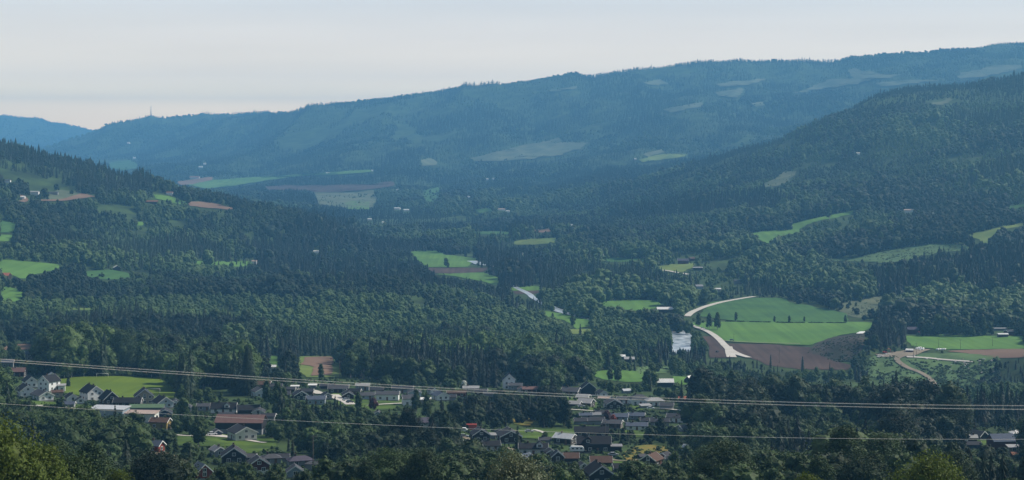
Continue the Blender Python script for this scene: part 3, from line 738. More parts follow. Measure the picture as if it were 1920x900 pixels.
H_(348,772,22,20,8,28,95,'navy','grey','small navy gable with pale edges behind the big green tree at left', chim=0)
H_(420,776,46,24,10,38,0,'white','black','black-roofed house with a white dormer above the long barn', dormer=.3)
H_(425,783,28,12,6,20,0,'darkbrown','dark','dark lean-to directly in front of the house with the white dormer', cat='shed', name='shed', chim=0, wins=False, trim=False)
H_(466,777,40,22,8,34,10,'darkbrown','black','dark-roofed house right of the house with the white dormer', chim=0)
H_(485,779,24,22,6,26,92,'offwhite','dark','small pale gable peeping over the right end of the long barn roof', chim=0)
H_(452,815,88,46,22,26,-4,'black','maroon','long dark barn with a faded maroon roof and grey lower wall', cat='barn', name='barn', chim=0, wins=False, trim=False, lower='grey')
H_(503,790,26,18,9,24,-5,'grey','dark','grey garage against the right end of the long barn', chim=0, wins=False, cat='garage', name='garage')
H_(454,828,46,42,15,26,118,'offwhite','dark','cream white house with three windows and a dark roof in front of the barn')
H_(407,818,18,14,7,28,110,'navy','grey','small dark blue shed left of the cream white house', cat='shed', name='shed', chim=0, wins=False)
H_(487,747,26,24,12,26,115,'paleblue','grey','pale blue house with white balcony above the barn')
H_(438,872,44,44,16,34,100,'black','dark','black timber house with pale bargeboards below the grassy bank at lower left', chim=2)
H_(408,858,26,22,12,30,120,'grey','snowgrey','grey house with a pale glinting roof left of the black timber house', chim=1)
H_(466,870,26,20,12,26,0,'grey','grey','grey wing on the right of the black timber house', chim=0)
H_(484,890,34,38,18,32,105,'maroon','dark','dark red gabled house with a pale lower floor at lower left', lower='offwhite', chim=0)
H_(508,872,34,28,11,24,15,'grey','grey','grey house with a hipped roof right of the dark red gabled house', kind='hip')
H_(378,900,36,30,14,42,118,'red','snowgrey','red house with white window and pale roof at the very bottom left', chim=0)
H_(562,878,44,28,12,28,20,'grey','purple','purple-grey hipped house at the bottom, left of the centre', kind='hip')
H_(590,884,30,20,12,26,-10,'grey','grey','grey wing of roofs right of the purple-grey hipped house', kind='hip', chim=0)
H_(553,897,26,30,12,34,100,'bluegrey','grey','grey gable in front of the purple-grey hipped house at the bottom', chim=0)
# middle row
H_(490,730,34,20,9,26,0,'darkbrown','brown','brown-roofed house at the left start of the middle row')
H_(515,733,26,16,8,26,10,'brown','dark','dark roof half hidden by the tall poplars at the left of the middle row')
H_(563,752,30,26,10,30,105,'black','dark','black gabled house with one pale window in the middle row')
H_(593,760,34,22,11,26,0,'bluegrey','bluegrey','blue-grey house right of the black gabled house')
H_(540,737,26,14,7,24,0,'darkbrown','dark','small dark house behind the white canopy in the middle row', chim=0)
H_(586,728,14,10,5,8,0,'grey','white','small carport with a bright white roof near the brown field', kind='flat', cat='carport', name='carport', chim=0, wins=False, trim=False)
H_(553,729,14,8,4,8,0,'grey','white','low canopy with a bright white roof left of the carport', kind='flat', cat='carport', name='carport', chim=0, wins=False, trim=False)
H_(635,738,36,24,9,28,0,'darkbrown','grey','dark house with a grey roof at the top of the pale drive', chim=1)
H_(652,749,30,20,8,28,100,'darkbrown','dark','dark gabled house right of the pale drive')
H_(614,730,26,14,6,24,5,'darkbrown','dark','low dark house behind the pale drive', chim=0)
H_(680,733,24,14,10,26,0,'grey','light','house with a glinting light roof under the power lines, left of the long white house')
H_(687,750,28,20,8,26,8,'paleblue','grey','small pale blue house at the left edge of the big lawn')
H_(727,752,42,22,12,24,-2,'white','grey','long white house with a grey roof standing above the lawn')
H_(755,738,38,18,9,24,0,'grey','dark','dark roofed house directly behind the long white house')
H_(777,748,30,24,11,26,95,'paleblue','grey','pale blue gabled house between the long white house and the white garage')
H_(768,762,26,24,14,26,10,'white','grey','white two-storey house partly behind a poplar in the middle row')
H_(795,759,24,16,9,6,0,'grey','white','grey garage with a bright white roof edge', kind='flat', cat='garage', name='garage', chim=0, wins=False)
H_(826,752,34,24,9,26,110,'white','bluegrey','white house with a blue-grey roof right of the dark column tree')
H_(856,745,34,16,8,24,0,'maroon','brown','dark maroon house with one white door by the power lines')
H_(883,735,28,16,7,22,0,'beige','light','beige house with a pale roof near the white blossoming tree')
H_(954,731,18,22,19,42,95,'white','dark','tall narrow white house with two upper windows standing alone in the centre', chim=0)
H_(966,732,24,16,9,24,0,'grey','grey','low grey extension right of the tall narrow white house', chim=0)
H_(997,739,34,18,9,22,0,'darkbrown','maroon','long low maroon-roofed house right of the tall narrow white house', trim=False)
H_(978,737,16,14,7,30,95,'offwhite','brown','small pale gabled porch house between the white house and the maroon roof', chim=0)
H_(920,745,24,14,6,20,0,'grey','grey','grey roofed shed below the power lines in the centre', cat='shed', name='shed', chim=0, wins=False)
H_(784,803,40,26,10,28,10,'grey','purple','purple-grey roofed house deep among birches left of the centre')
H_(708,786,20,18,9,30,95,'bluegrey','grey','small grey gable below the big lawn')
H_(722,882,16,14,8,30,95,'bluegrey','bluegrey','small blue gable hidden in the bottom woods', chim=0)
# centre bottom cluster
H_(900,830,36,32,14,32,100,'black','dark','black gabled house at the left of the bottom centre cluster')
H_(882,846,30,24,10,30,112,'offwhite','black','pale gabled house with a black roof in front of the black gabled house')
H_(921,848,30,24,12,30,10,'offwhite','black','black-roofed house with pale walls right of the small pale gable')
H_(920,824,18,16,8,20,0,'grey','light','small house with a light roof between two black gabled houses', chim=0)
H_(955,832,52,40,13,26,98,'darkbrown','dark','broad dark gabled house with pale bargeboards half hidden by a spruce')
H_(856,839,22,18,7,26,20,'grey','grey','grey shed roof left of the pale gabled house at the bottom', cat='shed', name='shed', chim=0, wins=False)
H_(1000,855,52,30,14,26,0,'offwhite','black','long black-roofed house with a pale band of wall and a pale gable', dormer=.45)
H_(1060,835,36,28,12,26,-28,'darkbrown','metal','dark house with a light ribbed metal roof in two steps', chim=1)
H_(1109,820,62,26,10,32,0,'black','black','very long black-roofed house below the row houses', trim=False, chim=2)
H_(1113,850,62,34,18,34,0,'black','black','large black house with a white-edged brown roof bay', dormer=-.35, chim=1)
H_(1151,850,28,20,12,3,0,'black','snowgrey','black carport with a cluttered flat roof beside the large black house', kind='flat', cat='carport', name='carport', chim=0, wins=False, trim=False)
H_(1071,868,26,26,9,30,0,'darkbrown','brown','brown-roofed cabin with a white bargeboard in front of the caravan', chim=0)
H_(1127,876,38,30,9,30,0,'darkbrown','brown','brown-roofed house with white roof edges below the large black house', chim=0)
H_(1122,912,60,44,22,34,100,'black','black','black gabled house with one white bargeboard at the bottom edge', chim=2)
H_(1045,868,20,22,12,40,95,'darkbrown','dark','narrow dark gable with white edges left of the brown-roofed cabin', chim=0)
H_(985,872,26,24,10,34,60,'bluegrey','bluegrey','blue-grey roof with a white edge below the long black-roofed house', chim=0)
H_(1222,876,34,30,12,34,62,'darkbrown','brown','dark gabled house with a white bargeboard below the rusty meadow')
H_(1262,868,26,16,7,24,0,'grey','dark','low dark-roofed outbuilding right of the dark gabled house by the rusty meadow', cat='shed', name='shed', chim=0, wins=False)
H_(1290,850,15,12,11,30,-35,'darkbrown','metal','small dark shed with a bright tilted metal roof beside the white car', cat='shed', name='shed', chim=0, wins=False, trim=False)
H_(1203,862,12,10,6,30,30,'darkbrown','grey','tiny hut on the rusty meadow', cat='hut', name='hut', chim=0, wins=False, trim=False)
# row houses and the right-centre part of the village
H_(1071,742,32,26,7,26,-20,'darkbrown','grey','dark wooden house with a broad grey-brown roof right of the centre')
H_(1102,742,22,26,14,38,100,'black','black','tall black gabled barn behind the grey-brown roofed house', cat='barn', name='barn', chim=0, wins=False)
H_(1094,750,22,18,5,24,-20,'darkbrown','light','small dark cabin with a pale roof above the twin light roofs', chim=0)
H_(1099,764,26,24,8,28,-25,'darkbrown','light','dark cabin with a pale glinting roof, right one of the twin light roofs', chim=0)
H_(1078,764,22,18,6,26,-20,'darkbrown','light','dark cabin with a pale roof, left one of the twin light roofs', chim=0)
H_(1150,768,38,30,10,28,95,'darkbrown','grey','dark gabled house with a grey-green roof under the power lines', chim=0)
H_(1133,752,20,12,5,18,-10,'grey','pink','low shed with a pale pinkish roof under the power lines', cat='shed', name='shed', chim=0, wins=False)
H_(1198,761,34,28,12,26,10,'white','grey','white house with a grey hipped roof under the power lines', kind='hip')
H_(1227,763,34,24,10,24,12,'white','light','white house with a pale hipped roof right of the grey hipped one', kind='hip', chim=0)
H_(1210,767,20,12,5,10,20,'grey','light','low pale-roofed garage between the two hipped houses', kind='flat', cat='garage', name='garage', chim=0, wins=False)
H_(1174,738,14,12,5,24,20,'grey','metal','tiny shed with a glinting roof beside dark firs above the village', cat='shed', name='shed', chim=0, wins=False, trim=False)
H_(1098,785,22,16,6,24,4,'bluegrey','bluegrey','first terraced house from the left, with a slate blue roof')
H_(1117,784,16,16,6,24,4,'grey','snowgrey','second terraced house from the left, with a pale roof')
H_(1158,790,38,22,8,24,-6,'bluegrey','bluegrey','blue-grey terraced house behind the red maple')
H_(1193,788,30,20,8,24,-8,'grey','bluegrey','terraced house with a slate roof between white gable edges')
H_(1112,797,40,22,8,24,2,'grey','dark','long dark terraced house in front of the first two')
H_(1149,804,34,26,9,22,-14,'brown','grey','brown-walled house with a broad grey roof below the red maple')
H_(1194,808,38,22,9,24,-3,'white','bluegrey','white-walled terraced house with a slate roof and dark windows')
H_(1237,800,34,20,9,24,-3,'grey','dark','terraced house with two bright white windows and a dark roof')
H_(1270,794,36,26,10,24,-14,'white','dark','white house with a dark roof at the right end of the terraces', chim=0)
H_(1288,811,34,24,7,24,28,'grey','grey','broad grey roof below the right end of the terraces', chim=0)
H_(1303,788,16,16,10,36,60,'darkbrown','grey','small dark gabled house at the right edge of the terraces', chim=0)
H_(1283,754,20,14,6,26,0,'brown','rooforange','small house with a bright red roof under the power lines', chim=0, trim=False)
H_(1362,782,18,14,6,26,-20,'darkbrown','rust','shed with a rusty striped roof alone in the right-hand woods', cat='shed', name='shed', chim=0, wins=False, trim=False)
H_(1631,786,20,12,8,26,0,'darkbrown','rooforange','lone cabin with an orange-red roof in the woods at right', cat='cabin', name='cabin', chim=0, trim=False)
H_(1578,787,28,14,7,18,20,'darkbrown','dark','dark flat cabin in the woods left of the orange-red roof', cat='cabin', name='cabin', chim=0, wins=False, trim=False)
H_(1247,727,30,20,10,28,0,'black','white','barn with a glint-white roof on the small green field', cat='barn', name='barn', chim=0, wins=False, trim=False)  # sun glint on this roof is put into its white colour
H_(1262,727,16,12,5,26,0,'grey','grey','low grey lean-to on the right end of the white-roofed barn', cat='shed', name='shed', chim=0, wins=False, trim=False)
H_(1292,719,14,14,6,44,60,'darkbrown','white','small field barn with one white roof slope right of the white-roofed barn', cat='barn', name='barn', chim=0, wins=False, trim=False)
H_(1160,674,24,12,5,10,0,'darkbrown','white','long shed with a white flat roof at the edge of the river wood', kind='flat', cat='shed', name='shed', chim=0, wins=False, trim=False)
H_(1180,679,18,12,5,14,0,'darkbrown','light','shed with a pale roof right of the long white-roofed shed', kind='flat', cat='shed', name='shed', chim=0, wins=False, trim=False)
# more roofs showing between the gardens
for (x, y, l_, w2, hw, yw, wc, rc, lab) in [
 (531,748,24,18,8,8,'darkbrown','dark','dark little house just left of the black gabled house with one pale window'),
 (576,741,22,14,7,0,'brown','dark','brown house tucked behind the black gabled house with one pale window'),
 (612,750,20,16,8,110,'grey','dark','small grey gable right of the blue-grey house in the middle row'),
 (664,742,24,14,8,-6,'brown','black','brown house with a black roof behind the dark gable near the pale drive'),
 (706,738,24,14,7,4,'grey','dark','low roof just behind the left end of the long white house'),
 (811,741,20,14,8,112,'white','dark','small white gable between the garage and the blue-grey roofed house'),
 (843,752,22,14,7,5,'grey','dark','dark roof below the maroon house in the middle row'),
 (902,741,22,14,7,-5,'darkbrown','dark','dark low house right of the beige house with the pale roof'),
 (1128,746,22,16,8,110,'white','dark','small white gable right of the tall black barn'),
 (1168,758,22,16,8,8,'white','grey','white cottage between the grey-green roofed house and the grey hipped house'),
 (1250,768,24,16,7,-8,'grey','grey','grey house right of the pale hipped roof'),
 (1128,782,24,16,7,4,'grey','dark','terraced house directly left of the red maple'),
 (1213,797,22,16,8,-4,'offwhite','dark','small pale terraced house between the two right-hand terraces'),
 (1088,797,22,16,7,6,'bluegrey','dark','dark roof at the left end of the front terrace'),
 (938,820,22,16,8,100,'white','black','small white gable between the black gabled house and the broad dark one'),
 (1032,858,22,18,9,100,'darkbrown','dark','dark gable between the long black-roofed house and the caravan'),
 (1022,832,20,14,7,0,'grey','grey','grey roof behind the right end of the long black-roofed house'),
 (1092,882,22,16,8,105,'offwhite','dark','small pale gable below the brown-roofed cabin'),
 (1165,888,30,22,10,10,'darkbrown','black','black-roofed house at the bottom right of the black gabled house'),
 (1246,862,20,16,7,60,'red','dark','little red house at the right end of the rusty meadow'),
 (128,764,24,14,6,0,'grey','bluegrey','long grey garage roof in front of the low white house at left'),
 (150,758,16,14,7,110,'white','dark','tiny white gable left of the large house with two chimneys'),
 (328,764,22,18,8,100,'paleblue','dark','small pale gable right of the pale blue house by the football field'),
 (20,742,26,20,10,115,'offwhite','black','pale gabled house cut by trees at the very left of the village'),
 (528,868,26,20,9,8,'grey','dark','dark hipped roof left of the purple-grey hipped house'),
 (618,892,26,20,10,-8,'brown','dark','brown house low in the trees right of the purple-grey house'),
 (760,795,22,16,8,5,'grey','dark','dark roof left of the purple-grey roof among birches'),
 (842,816,20,14,7,0,'bluegrey','dark','blue-grey shed left of the white box van'),
 (1760,822,20,16,8,0,'darkbrown','dark','dark shed in the trees left of the right-hand farm')]:
    H_(x, y, l_, w2, hw, 30, yw, wc, rc, lab, chim=random.choice((0, 1)))
# farm at the right edge
H_(1800,830,22,20,8,22,112,'white','white','white farmhouse gable with a glaring white roof at the left of the right-hand farm', chim=0)
H_(1817,829,26,18,8,24,0,'darkbrown','light','long farm building with a light roof behind the white gable', cat='building', name='building', chim=2)
H_(1832,826,34,22,8,36,125,'black','grey','dark barn with a steep diagonal grey roof at the right-hand farm', cat='barn', name='barn', chim=0, wins=False)
H_(1820,843,34,18,9,26,0,'navy','dark','dark blue low house in front of the light-roofed farm building', chim=0)
H_(1877,846,42,40,18,28,8,'maroon','bluegrey','large dark red barn with a blue-grey roof at the right edge', cat='barn', name='barn', chim=0, wins=False, trim=False)
H_(1907,830,22,22,16,26,5,'bluegrey','white','tall blue-grey house with a white hipped roof at the right edge', kind='hip', chim=0)
H_(1906,850,32,22,10,5,0,'beige','light','beige low building with a pale flat roof below the white hipped roof', kind='flat', cat='building', name='building', chim=0)
H_(1908,860,24,16,7,24,10,'maroon','rust','small dark red shed with a dusty pink roof at the right edge', cat='shed', name='shed', chim=0, wins=False, trim=False)
# fields and slopes farther off
H_(1248,589,32,18,9,20,0,'darkbrown','white','barn with a white roof between the two valley fields', cat='barn', name='barn', chim=0, wins=False, trim=False)
H_(1225,587,10,8,4,24,0,'brown','grey','small shed left of the valley barn with the white roof', cat='shed', name='shed', chim=0, wins=False, trim=False)
H_(1281,496,20,13,7,28,-5,'maroon','purple','dark red farmhouse with a purple-grey roof on the yellow meadow', chim=0)
H_(1297,490,10,9,5,28,20,'maroon','brown','small shed behind the dark red farmhouse on the yellow meadow', cat='shed', name='shed', chim=0, wins=False, trim=False)
H_(1308,507,18,9,5,14,0,'darkbrown','light','low shed with a pale roof right of the dark red farmhouse', cat='shed', name='shed', chim=0, wins=False, trim=False)
H_(1310,543,14,10,6,28,20,'bluegrey','snowgrey','blue-grey cottage in the trees below the yellow meadow', cat='cottage', name='cottage', chim=0, trim=False)
H_(1346,547,10,8,5,20,0,'grey','white','small hut with a white roof above the curving road', cat='hut', name='hut', chim=0, trim=False)
H_(1384,532,16,9,5,24,10,'grey','grey','grey hut in the trees above the start of the curving road', cat='hut', name='hut', chim=0, trim=False)
H_(1135,482,7,5,4,24,0,'white','white','tiny white cottage at the left end of the thin meadow', cat='cottage', name='cottage', chim=0, trim=False)
H_(1880,633,18,12,6,12,0,'maroon','white','dark red shed with a white roof on the right-hand field', cat='shed', name='shed', chim=0, wins=False, trim=False)
H_(1892,630,16,12,8,24,30,'maroon','dark','dark red farmhouse right of the white-roofed shed on the field', chim=0)
H_(1835,615,14,8,5,16,0,'grey','snowgrey','grey farm shed in the poplars above the right-hand field', cat='shed', name='shed', chim=0, wins=False, trim=False)
H_(1875,620,24,8,4,12,0,'grey','light','long pale-roofed shed behind the dark red farm on the field', cat='shed', name='shed', chim=0, wins=False, trim=False)
H_(1712,626,22,14,8,30,0,'maroon','purple','dark reddish barn beside the tractor at the field edge', cat='barn', name='barn', chim=0, wins=False, trim=False)
H_(1706,662,13,11,5,20,-20,'maroon','white','small red-brown shed with a white roof in the gravel yard', cat='shed', name='shed', chim=0, wins=False, trim=False)
H_(1710,534,16,8,4,20,0,'beige','snowgrey','pale cabin in the spruce slope above the right-hand field', cat='cabin', name='cabin', chim=0, trim=False)
H_(1704,399,18,6,5,28,0,'white','pink','white cottage with a pinkish roof high on the right-hand slope', cat='cottage', name='cottage', chim=0, trim=False)
H_(1609,291,6,4,4,28,0,'white','white','tiny white cottage highest on the right-hand slope', cat='cottage', name='cottage', chim=0, trim=False)
H_(8,523,22,16,6,30,-10,'darkbrown','rooforange','barn with an orange-red roof between two green fields at the left edge', cat='barn', name='barn', chim=0, wins=False, trim=False)
H_(219,508,14,12,6,30,110,'darkbrown','white','farmhouse with one glinting roof slope in the left-hand woods', chim=0, trim=False)
H_(477,495,9,7,5,28,0,'white','pink','white house catching the sun at the end of the thin left meadow', chim=0, trim=False)
H_(593,475,10,5,4,26,0,'offwhite','white','white cottage in the shaded wood left of the centre', cat='cottage', name='cottage', chim=0, trim=False)
H_(65,366,16,8,6,22,0,'white','light','white house left of the raw earth cutting at far left', chim=0, trim=False)
H_(43,374,8,6,5,22,0,'white','white','small white house left of the raw earth road at far left', chim=0, trim=False)
H_(100,366,18,8,5,18,0,'grey','grey','grey building right of the white house above the cutting', chim=0, trim=False, cat='building', name='building')
H_(284,382,24,8,4,28,0,'darkbrown','rust','barn with a faded red roof on the left-hand ridge', cat='barn', name='barn', chim=0, wins=False, trim=False)
H_(318,366,12,6,5,24,0,'white','rust','farmhouse with a red roof at the top of the left-hand ridge meadow', chim=0, trim=False)
H_(14,343,12,6,5,22,0,'white','grey','small pale house high on the left-hand ridge', chim=0, trim=False)
H_(510,697,14,10,9,30,0,'offwhite','white','white greenhouse-like shed left of the brown field', cat='shed', name='shed', chim=0, wins=False, trim=False)
H_(97,712,12,10,9,32,110,'white','light','little white house half behind a round tree at the top left of the football field', chim=0)
H_(222,694,14,12,13,30,100,'white','grey','white house with chimney stack partly hidden behind the football field', chim=1)
H_(243,694,34,18,8,26,0,'darkbrown','dark','dark barn in the shade behind the football field', cat='barn', name='barn', chim=0, wins=False, trim=False)
# tiny farms in the blue distance
for (x, y, l_, r_, lab) in [
   (365,335,26,'rust','long red-roofed farm in the hazy valley left of the centre'), (376,315,10,'white','lone white farmhouse on the pale far knoll'), (384,309,7,'white','smallest white farmhouse above the pale far knoll'),
   (252,298,7,'white','bright white farmhouse on the far left slope'), (241,270,7,'white','white farmhouse highest on the far left slope'), (615,327,10,'white','white farm on the long far field'),
   (698,322,4,'white','tiny white cottage left end of the far field hedge'), (745,393,16,'white','white farm cluster house in the misty valley floor'), (762,396,14,'white','pale long shed right of the misty valley farm'),
   (693,413,10,'white','white barn on the misty valley floor left of centre'), (718,419,5,'white','small white house right of the misty white barn'), (745,358,4,'white','tiny cottage below the broad far brown field'),
   (913,338,8,'white','white cottage on the misty slope above the centre'), (925,337,5,'light','pale shed beside the misty slope cottage'), (879,371,6,'white','little white house low on the misty slope'), (940,395,18,'pink','pinkish-roofed farm in the hazy centre'),
   (952,398,10,'white','white sheds right of the pinkish-roofed farm'), (1191,300,5,'white','white dot of a house beside the far yellow field'), (290,336,12,'light','pale farm shed on the valley floor far left'), (1018,427,10,'grey','grey farmhouse near the small brown field in the hazy centre'),
   (1072,424,3,'white','tiny white cottage right of the small brown field in the haze'), (979,478,3,'white','tiny white hut below the yellow field in the centre')]:
    l_ *= .7; H_(x, y, l_, max(3, l_ * .4), 2.6, 28, random.uniform(-15, 15), 'white' if r_ != 'grey' else 'beige', r_, lab, name='farmhouse', cat='farmhouse', chim=0, wins=False, trim=False, mask=1.0)
# ------------------------------------------------------------------ trees: prototypes (height 1) built leaf clump by leaf clump
ICO = {}
def ico(sub):
    if sub in ICO: return ICO[sub]
    import bmesh
    b = bmesh.new(); bmesh.ops.create_icosphere(b, subdivisions=sub, radius=1)
    v = np.array([x.co[:] for x in b.verts]); f = np.array([[q.index for q in x.verts] for x in b.faces]); b.free()
    ICO[sub] = (v, f); return ICO[sub]
class MB:
    def __init__(s): s.v = []; s.f = []; s.m = []; s.n = 0
    def add(s, v, f, m=0):
        v = np.asarray(v, float); f = np.asarray(f, int)
        s.v.append(v); s.f.append(f + s.n); s.m.append(np.full(len(f), m)); s.n += len(v)
    def mesh(s, name, mats, smooth=False):
        V = np.concatenate(s.v); F3 = [x for x in s.f]
        fl = [list(r) for f in F3 for r in f]
        mi = np.concatenate(s.m)
        return mesh_np(name, V, fl, mats, mi, smooth)
def stem(r0, r1, h, lean, rg, seg=5, k=4):
    v = []; f = []
    for i in range(k + 1):
        t = i / k; rr = r0 + (r1 - r0) * t
        for j in range(seg):
            a = 2 * math.pi * j / seg
            v.append((rr * math.cos(a) + lean[0] * t * t, rr * math.sin(a) + lean[1] * t * t, h * t))
    for i in range(k):
        for j in range(seg):
            f.append((i*seg+j, i*seg+(j+1)%seg, (i+1)*seg+(j+1)%seg, (i+1)*seg+j))
    return np.array(v), np.array(f)
def limb(a, b, r):
    a = np.array(a, float); b = np.array(b, float); d = b - a; d /= np.linalg.norm(d)
    u = np.cross(d, (0.3, 0.2, 1.)); u /= np.linalg.norm(u); w_ = np.cross(d, u)
    v = [a + r*(u*math.cos(t)+w_*math.sin(t)) for t in (0, 2.09, 4.19)] + [b + .3*r*(u*math.cos(t)+w_*math.sin(t)) for t in (0, 2.09, 4.19)]
    return np.array(v), np.array([(0,1,4,3),(1,2,5,4),(2,0,3,5)])

def spruce_crown(mb, rg, lod, wid=0.17, m=0):
    """drooping whorls: each whorl a ragged skirt of boughs"""
    tiers, pts = {0: (34, 15), 1: (17, 10), 2: (8, 7), 3: (4, 6)}[lod]
    z0 = 0.04
    for i in range(tiers):
        t = i / (tiers - 1)
        zt = z0 + (1 - z0) * (t ** 0.92)
        r = wid * (1 - t) ** 0.8 * rg.uniform(0.8, 1.15) + 0.008
        hgt = (0.95 / tiers) * rg.uniform(1.5, 2.1)
        n = max(5, int(pts * (0.6 + 0.5 * (1 - t))))
        a0 = rg.uniform(0, 6.28); v = [(0, 0, min(1.0, zt + hgt * .75))]; f = []
        for j in range(2 * n):
            a = a0 + math.pi * j / n + rg.normal() * 0.08
            tip = (j % 2 == 0)
            rr = r * (rg.uniform(0.78, 1.2) if tip else rg.uniform(0.42, 0.62))
            zz = zt - (r * rg.uniform(0.25, 0.6) if tip else r * 0.05)
            v.append((rr * math.cos(a), rr * math.sin(a), zz))
        for j in range(2 * n): f.append((0, 1 + j, 1 + (j + 1) % (2 * n)))
        mb.add(v, f, m)
    if lod == 0:      # small needle sprays so that the outline is not a set of cones
        k = 2600; t = rg.uniform(0, 1, k) ** 1.25; a = rg.uniform(0, 6.28, k)
        rr = wid * (1 - t) ** .8 * rg.uniform(.55, 1.15, k); z = z0 + (1 - z0) * t ** .92 - rr * .35
        c = np.stack([rr*np.cos(a), rr*np.sin(a), z], -1); out = np.stack([np.cos(a), np.sin(a), -0.5+0*a], -1)
        side = np.stack([-np.sin(a), np.cos(a), 0*a], -1); s = rg.uniform(.008, .02, k)[:, None]
        v = np.stack([c + out*s*1.6, c - side*s*.7, c + side*s*.7], 1).reshape(-1, 3)
        mb.add(v, np.arange(3 * k).reshape(k, 3), m)
def leafcards(mb, rg, C, N, size, m=0, jit=0.7):
    k = len(C)
    N = N + rg.normal(size=(k, 3)) * jit; N /= np.linalg.norm(N, axis=1)[:, None] + 1e-9
    A = np.cross(N, rg.normal(size=(k, 3))); A /= np.linalg.norm(A, axis=1)[:, None] + 1e-9
    B = np.cross(N, A); s = (size * rg.uniform(.6, 1.3, k))[:, None]
    v = np.stack([C - A*s, C - B*s*.6, C + A*s, C + B*s*.6], 1).reshape(-1, 3)
    mb.add(v, np.arange(4 * k).reshape(k, 4), m)
def broad_crown(mb, rg, lod, wid=0.30, shape=0, m=0):
    """lumpy crown of several boughs, each a ragged clump with leaves on it"""
    nl = {0: 26, 1: 12, 2: 6, 3: 4}[lod]; sub = {0: 2, 1: 2, 2: 1, 3: 1}[lod]
    leaves = {0: 24000, 1: 1800, 2: 130, 3: 24}[lod]; ls = {0: .013, 1: .021, 2: .05, 3: .08}[lod]
    lobes = []
    for i in range(nl):
        t = (i + .5) / nl
        z = 0.20 + 0.68 * t
        prof = {0: math.sin(math.pi * min(1, (t*.85+.12))) ** .7, 1: (1 - t) ** .55 * .95 + .08, 2: 1.0 - .75 * t ** 3}[shape]
        a = i * 2.4 + rg.uniform(-.4, .4); rr = wid * prof * rg.uniform(.3, .72)
        lr = wid * rg.uniform(.34, .52) * (.65 + .5 * prof) * (1 if lod < 2 else 1.25)
        lobes.append((rr*math.cos(a), rr*math.sin(a), z, lr))
    lobes.append((0, 0, 0.5, wid * .62)); lobes.append((0, 0, 0.90 - wid*.2, wid * .36))
    v0, f0 = ico(sub)
    tot = sum(l[3] ** 2 for l in lobes)
    for (x, y, z, r) in lobes:
        nrm = v0 * (1 + rg.normal(size=(len(v0), 1)) * (.14 if lod else .10))
        core = .52 if lod == 0 else .74 if lod == 1 else 1.0
        v = nrm * r * core * np.array([1, 1, 1.18]) + np.array([x, y, z])
        v[:, 2] = np.clip(v[:, 2], .06, 1.0)
        mb.add(v, f0, m)
        k = int(leaves * r * r / tot)
        if k:
            n = rg.normal(size=(k, 3)); n /= np.linalg.norm(n, axis=1)[:, None]
            C = n * (r * rg.uniform(.62, 1.25, (k, 1))) * np.array([1, 1, 1.18]) + np.array([x, y, z])
            leafcards(mb, rg, C, n, ls, m)
    return lobes
def build_tree(kind, lod, seed, **kw):
    rg = np.random.default_rng(seed); c = MB(); t = MB()
    if kind == 'spruce':
        spruce_crown(c, rg, lod, **kw)
        v, f = stem(.014, .003, .96, (0, 0), rg, 5 if lod < 2 else 3, 3 if lod < 2 else 1); t.add(v, f)
    else:
        lob = broad_crown(c, rg, lod, **kw)
        v, f = stem(.02, .006, .72, (rg.uniform(-.03, .03), rg.uniform(-.03, .03)), rg, 6 if lod < 2 else 3, 4 if lod < 2 else 1); t.add(v, f)
        if lod < 2:
            for l in lob[:8 if lod == 0 else 4]:
                v, f = limb((0, 0, max(.12, l[2] - .22)), l[:3], .008); t.add(v, f)
    return c, t
VAR = {'spruce': [dict(wid=.15), dict(wid=.19), dict(wid=.125), dict(wid=.22)],
       'broad': [dict(wid=.30, shape=0), dict(wid=.24, shape=1), dict(wid=.36, shape=0), dict(wid=.20, shape=2), dict(wid=.27, shape=0), dict(wid=.40, shape=0)]}
MATS = {'spruce': [M['spruce'], M['bark']], 'broad': [M['broad'], M['birchbark']]}
# near trees get a crown mesh and a trunk mesh each, shared by copies
NEAR = {}
def near_meshes(kind, lod, var):
    k = (kind, lod, var)
    if k not in NEAR:
        c, t = build_tree(kind, lod, 100 + var * 7 + lod, **VAR[kind][var])
        NEAR[k] = (c.mesh('crown', [MATS[kind][0]]), t.mesh('trunk', [MATS[kind][1]]))
    return NEAR[k]
# forests: a library collection (not in the scene) whose members are scattered as instances
LIB = {}
for kind in ('spruce', 'broad'):
    lc = bpy.data.collections.new('library_' + kind)
    i = 0
    for lod in (1, 2, 3):
        for var in range(len(VAR[kind])):
            c, t = build_tree(kind, lod, 500 + var * 13 + lod, **VAR[kind][var])
            mb = MB(); mb.v = c.v + t.v
            mb.f = c.f + [f + c.n for f in t.f]; mb.m = c.m + [x + 1 for x in t.m]
            o = bpy.data.objects.new('lib_%s_%02d' % (kind, i), mb.mesh('lib', MATS[kind])); lc.objects.link(o); i += 1
    LIB[kind] = lc

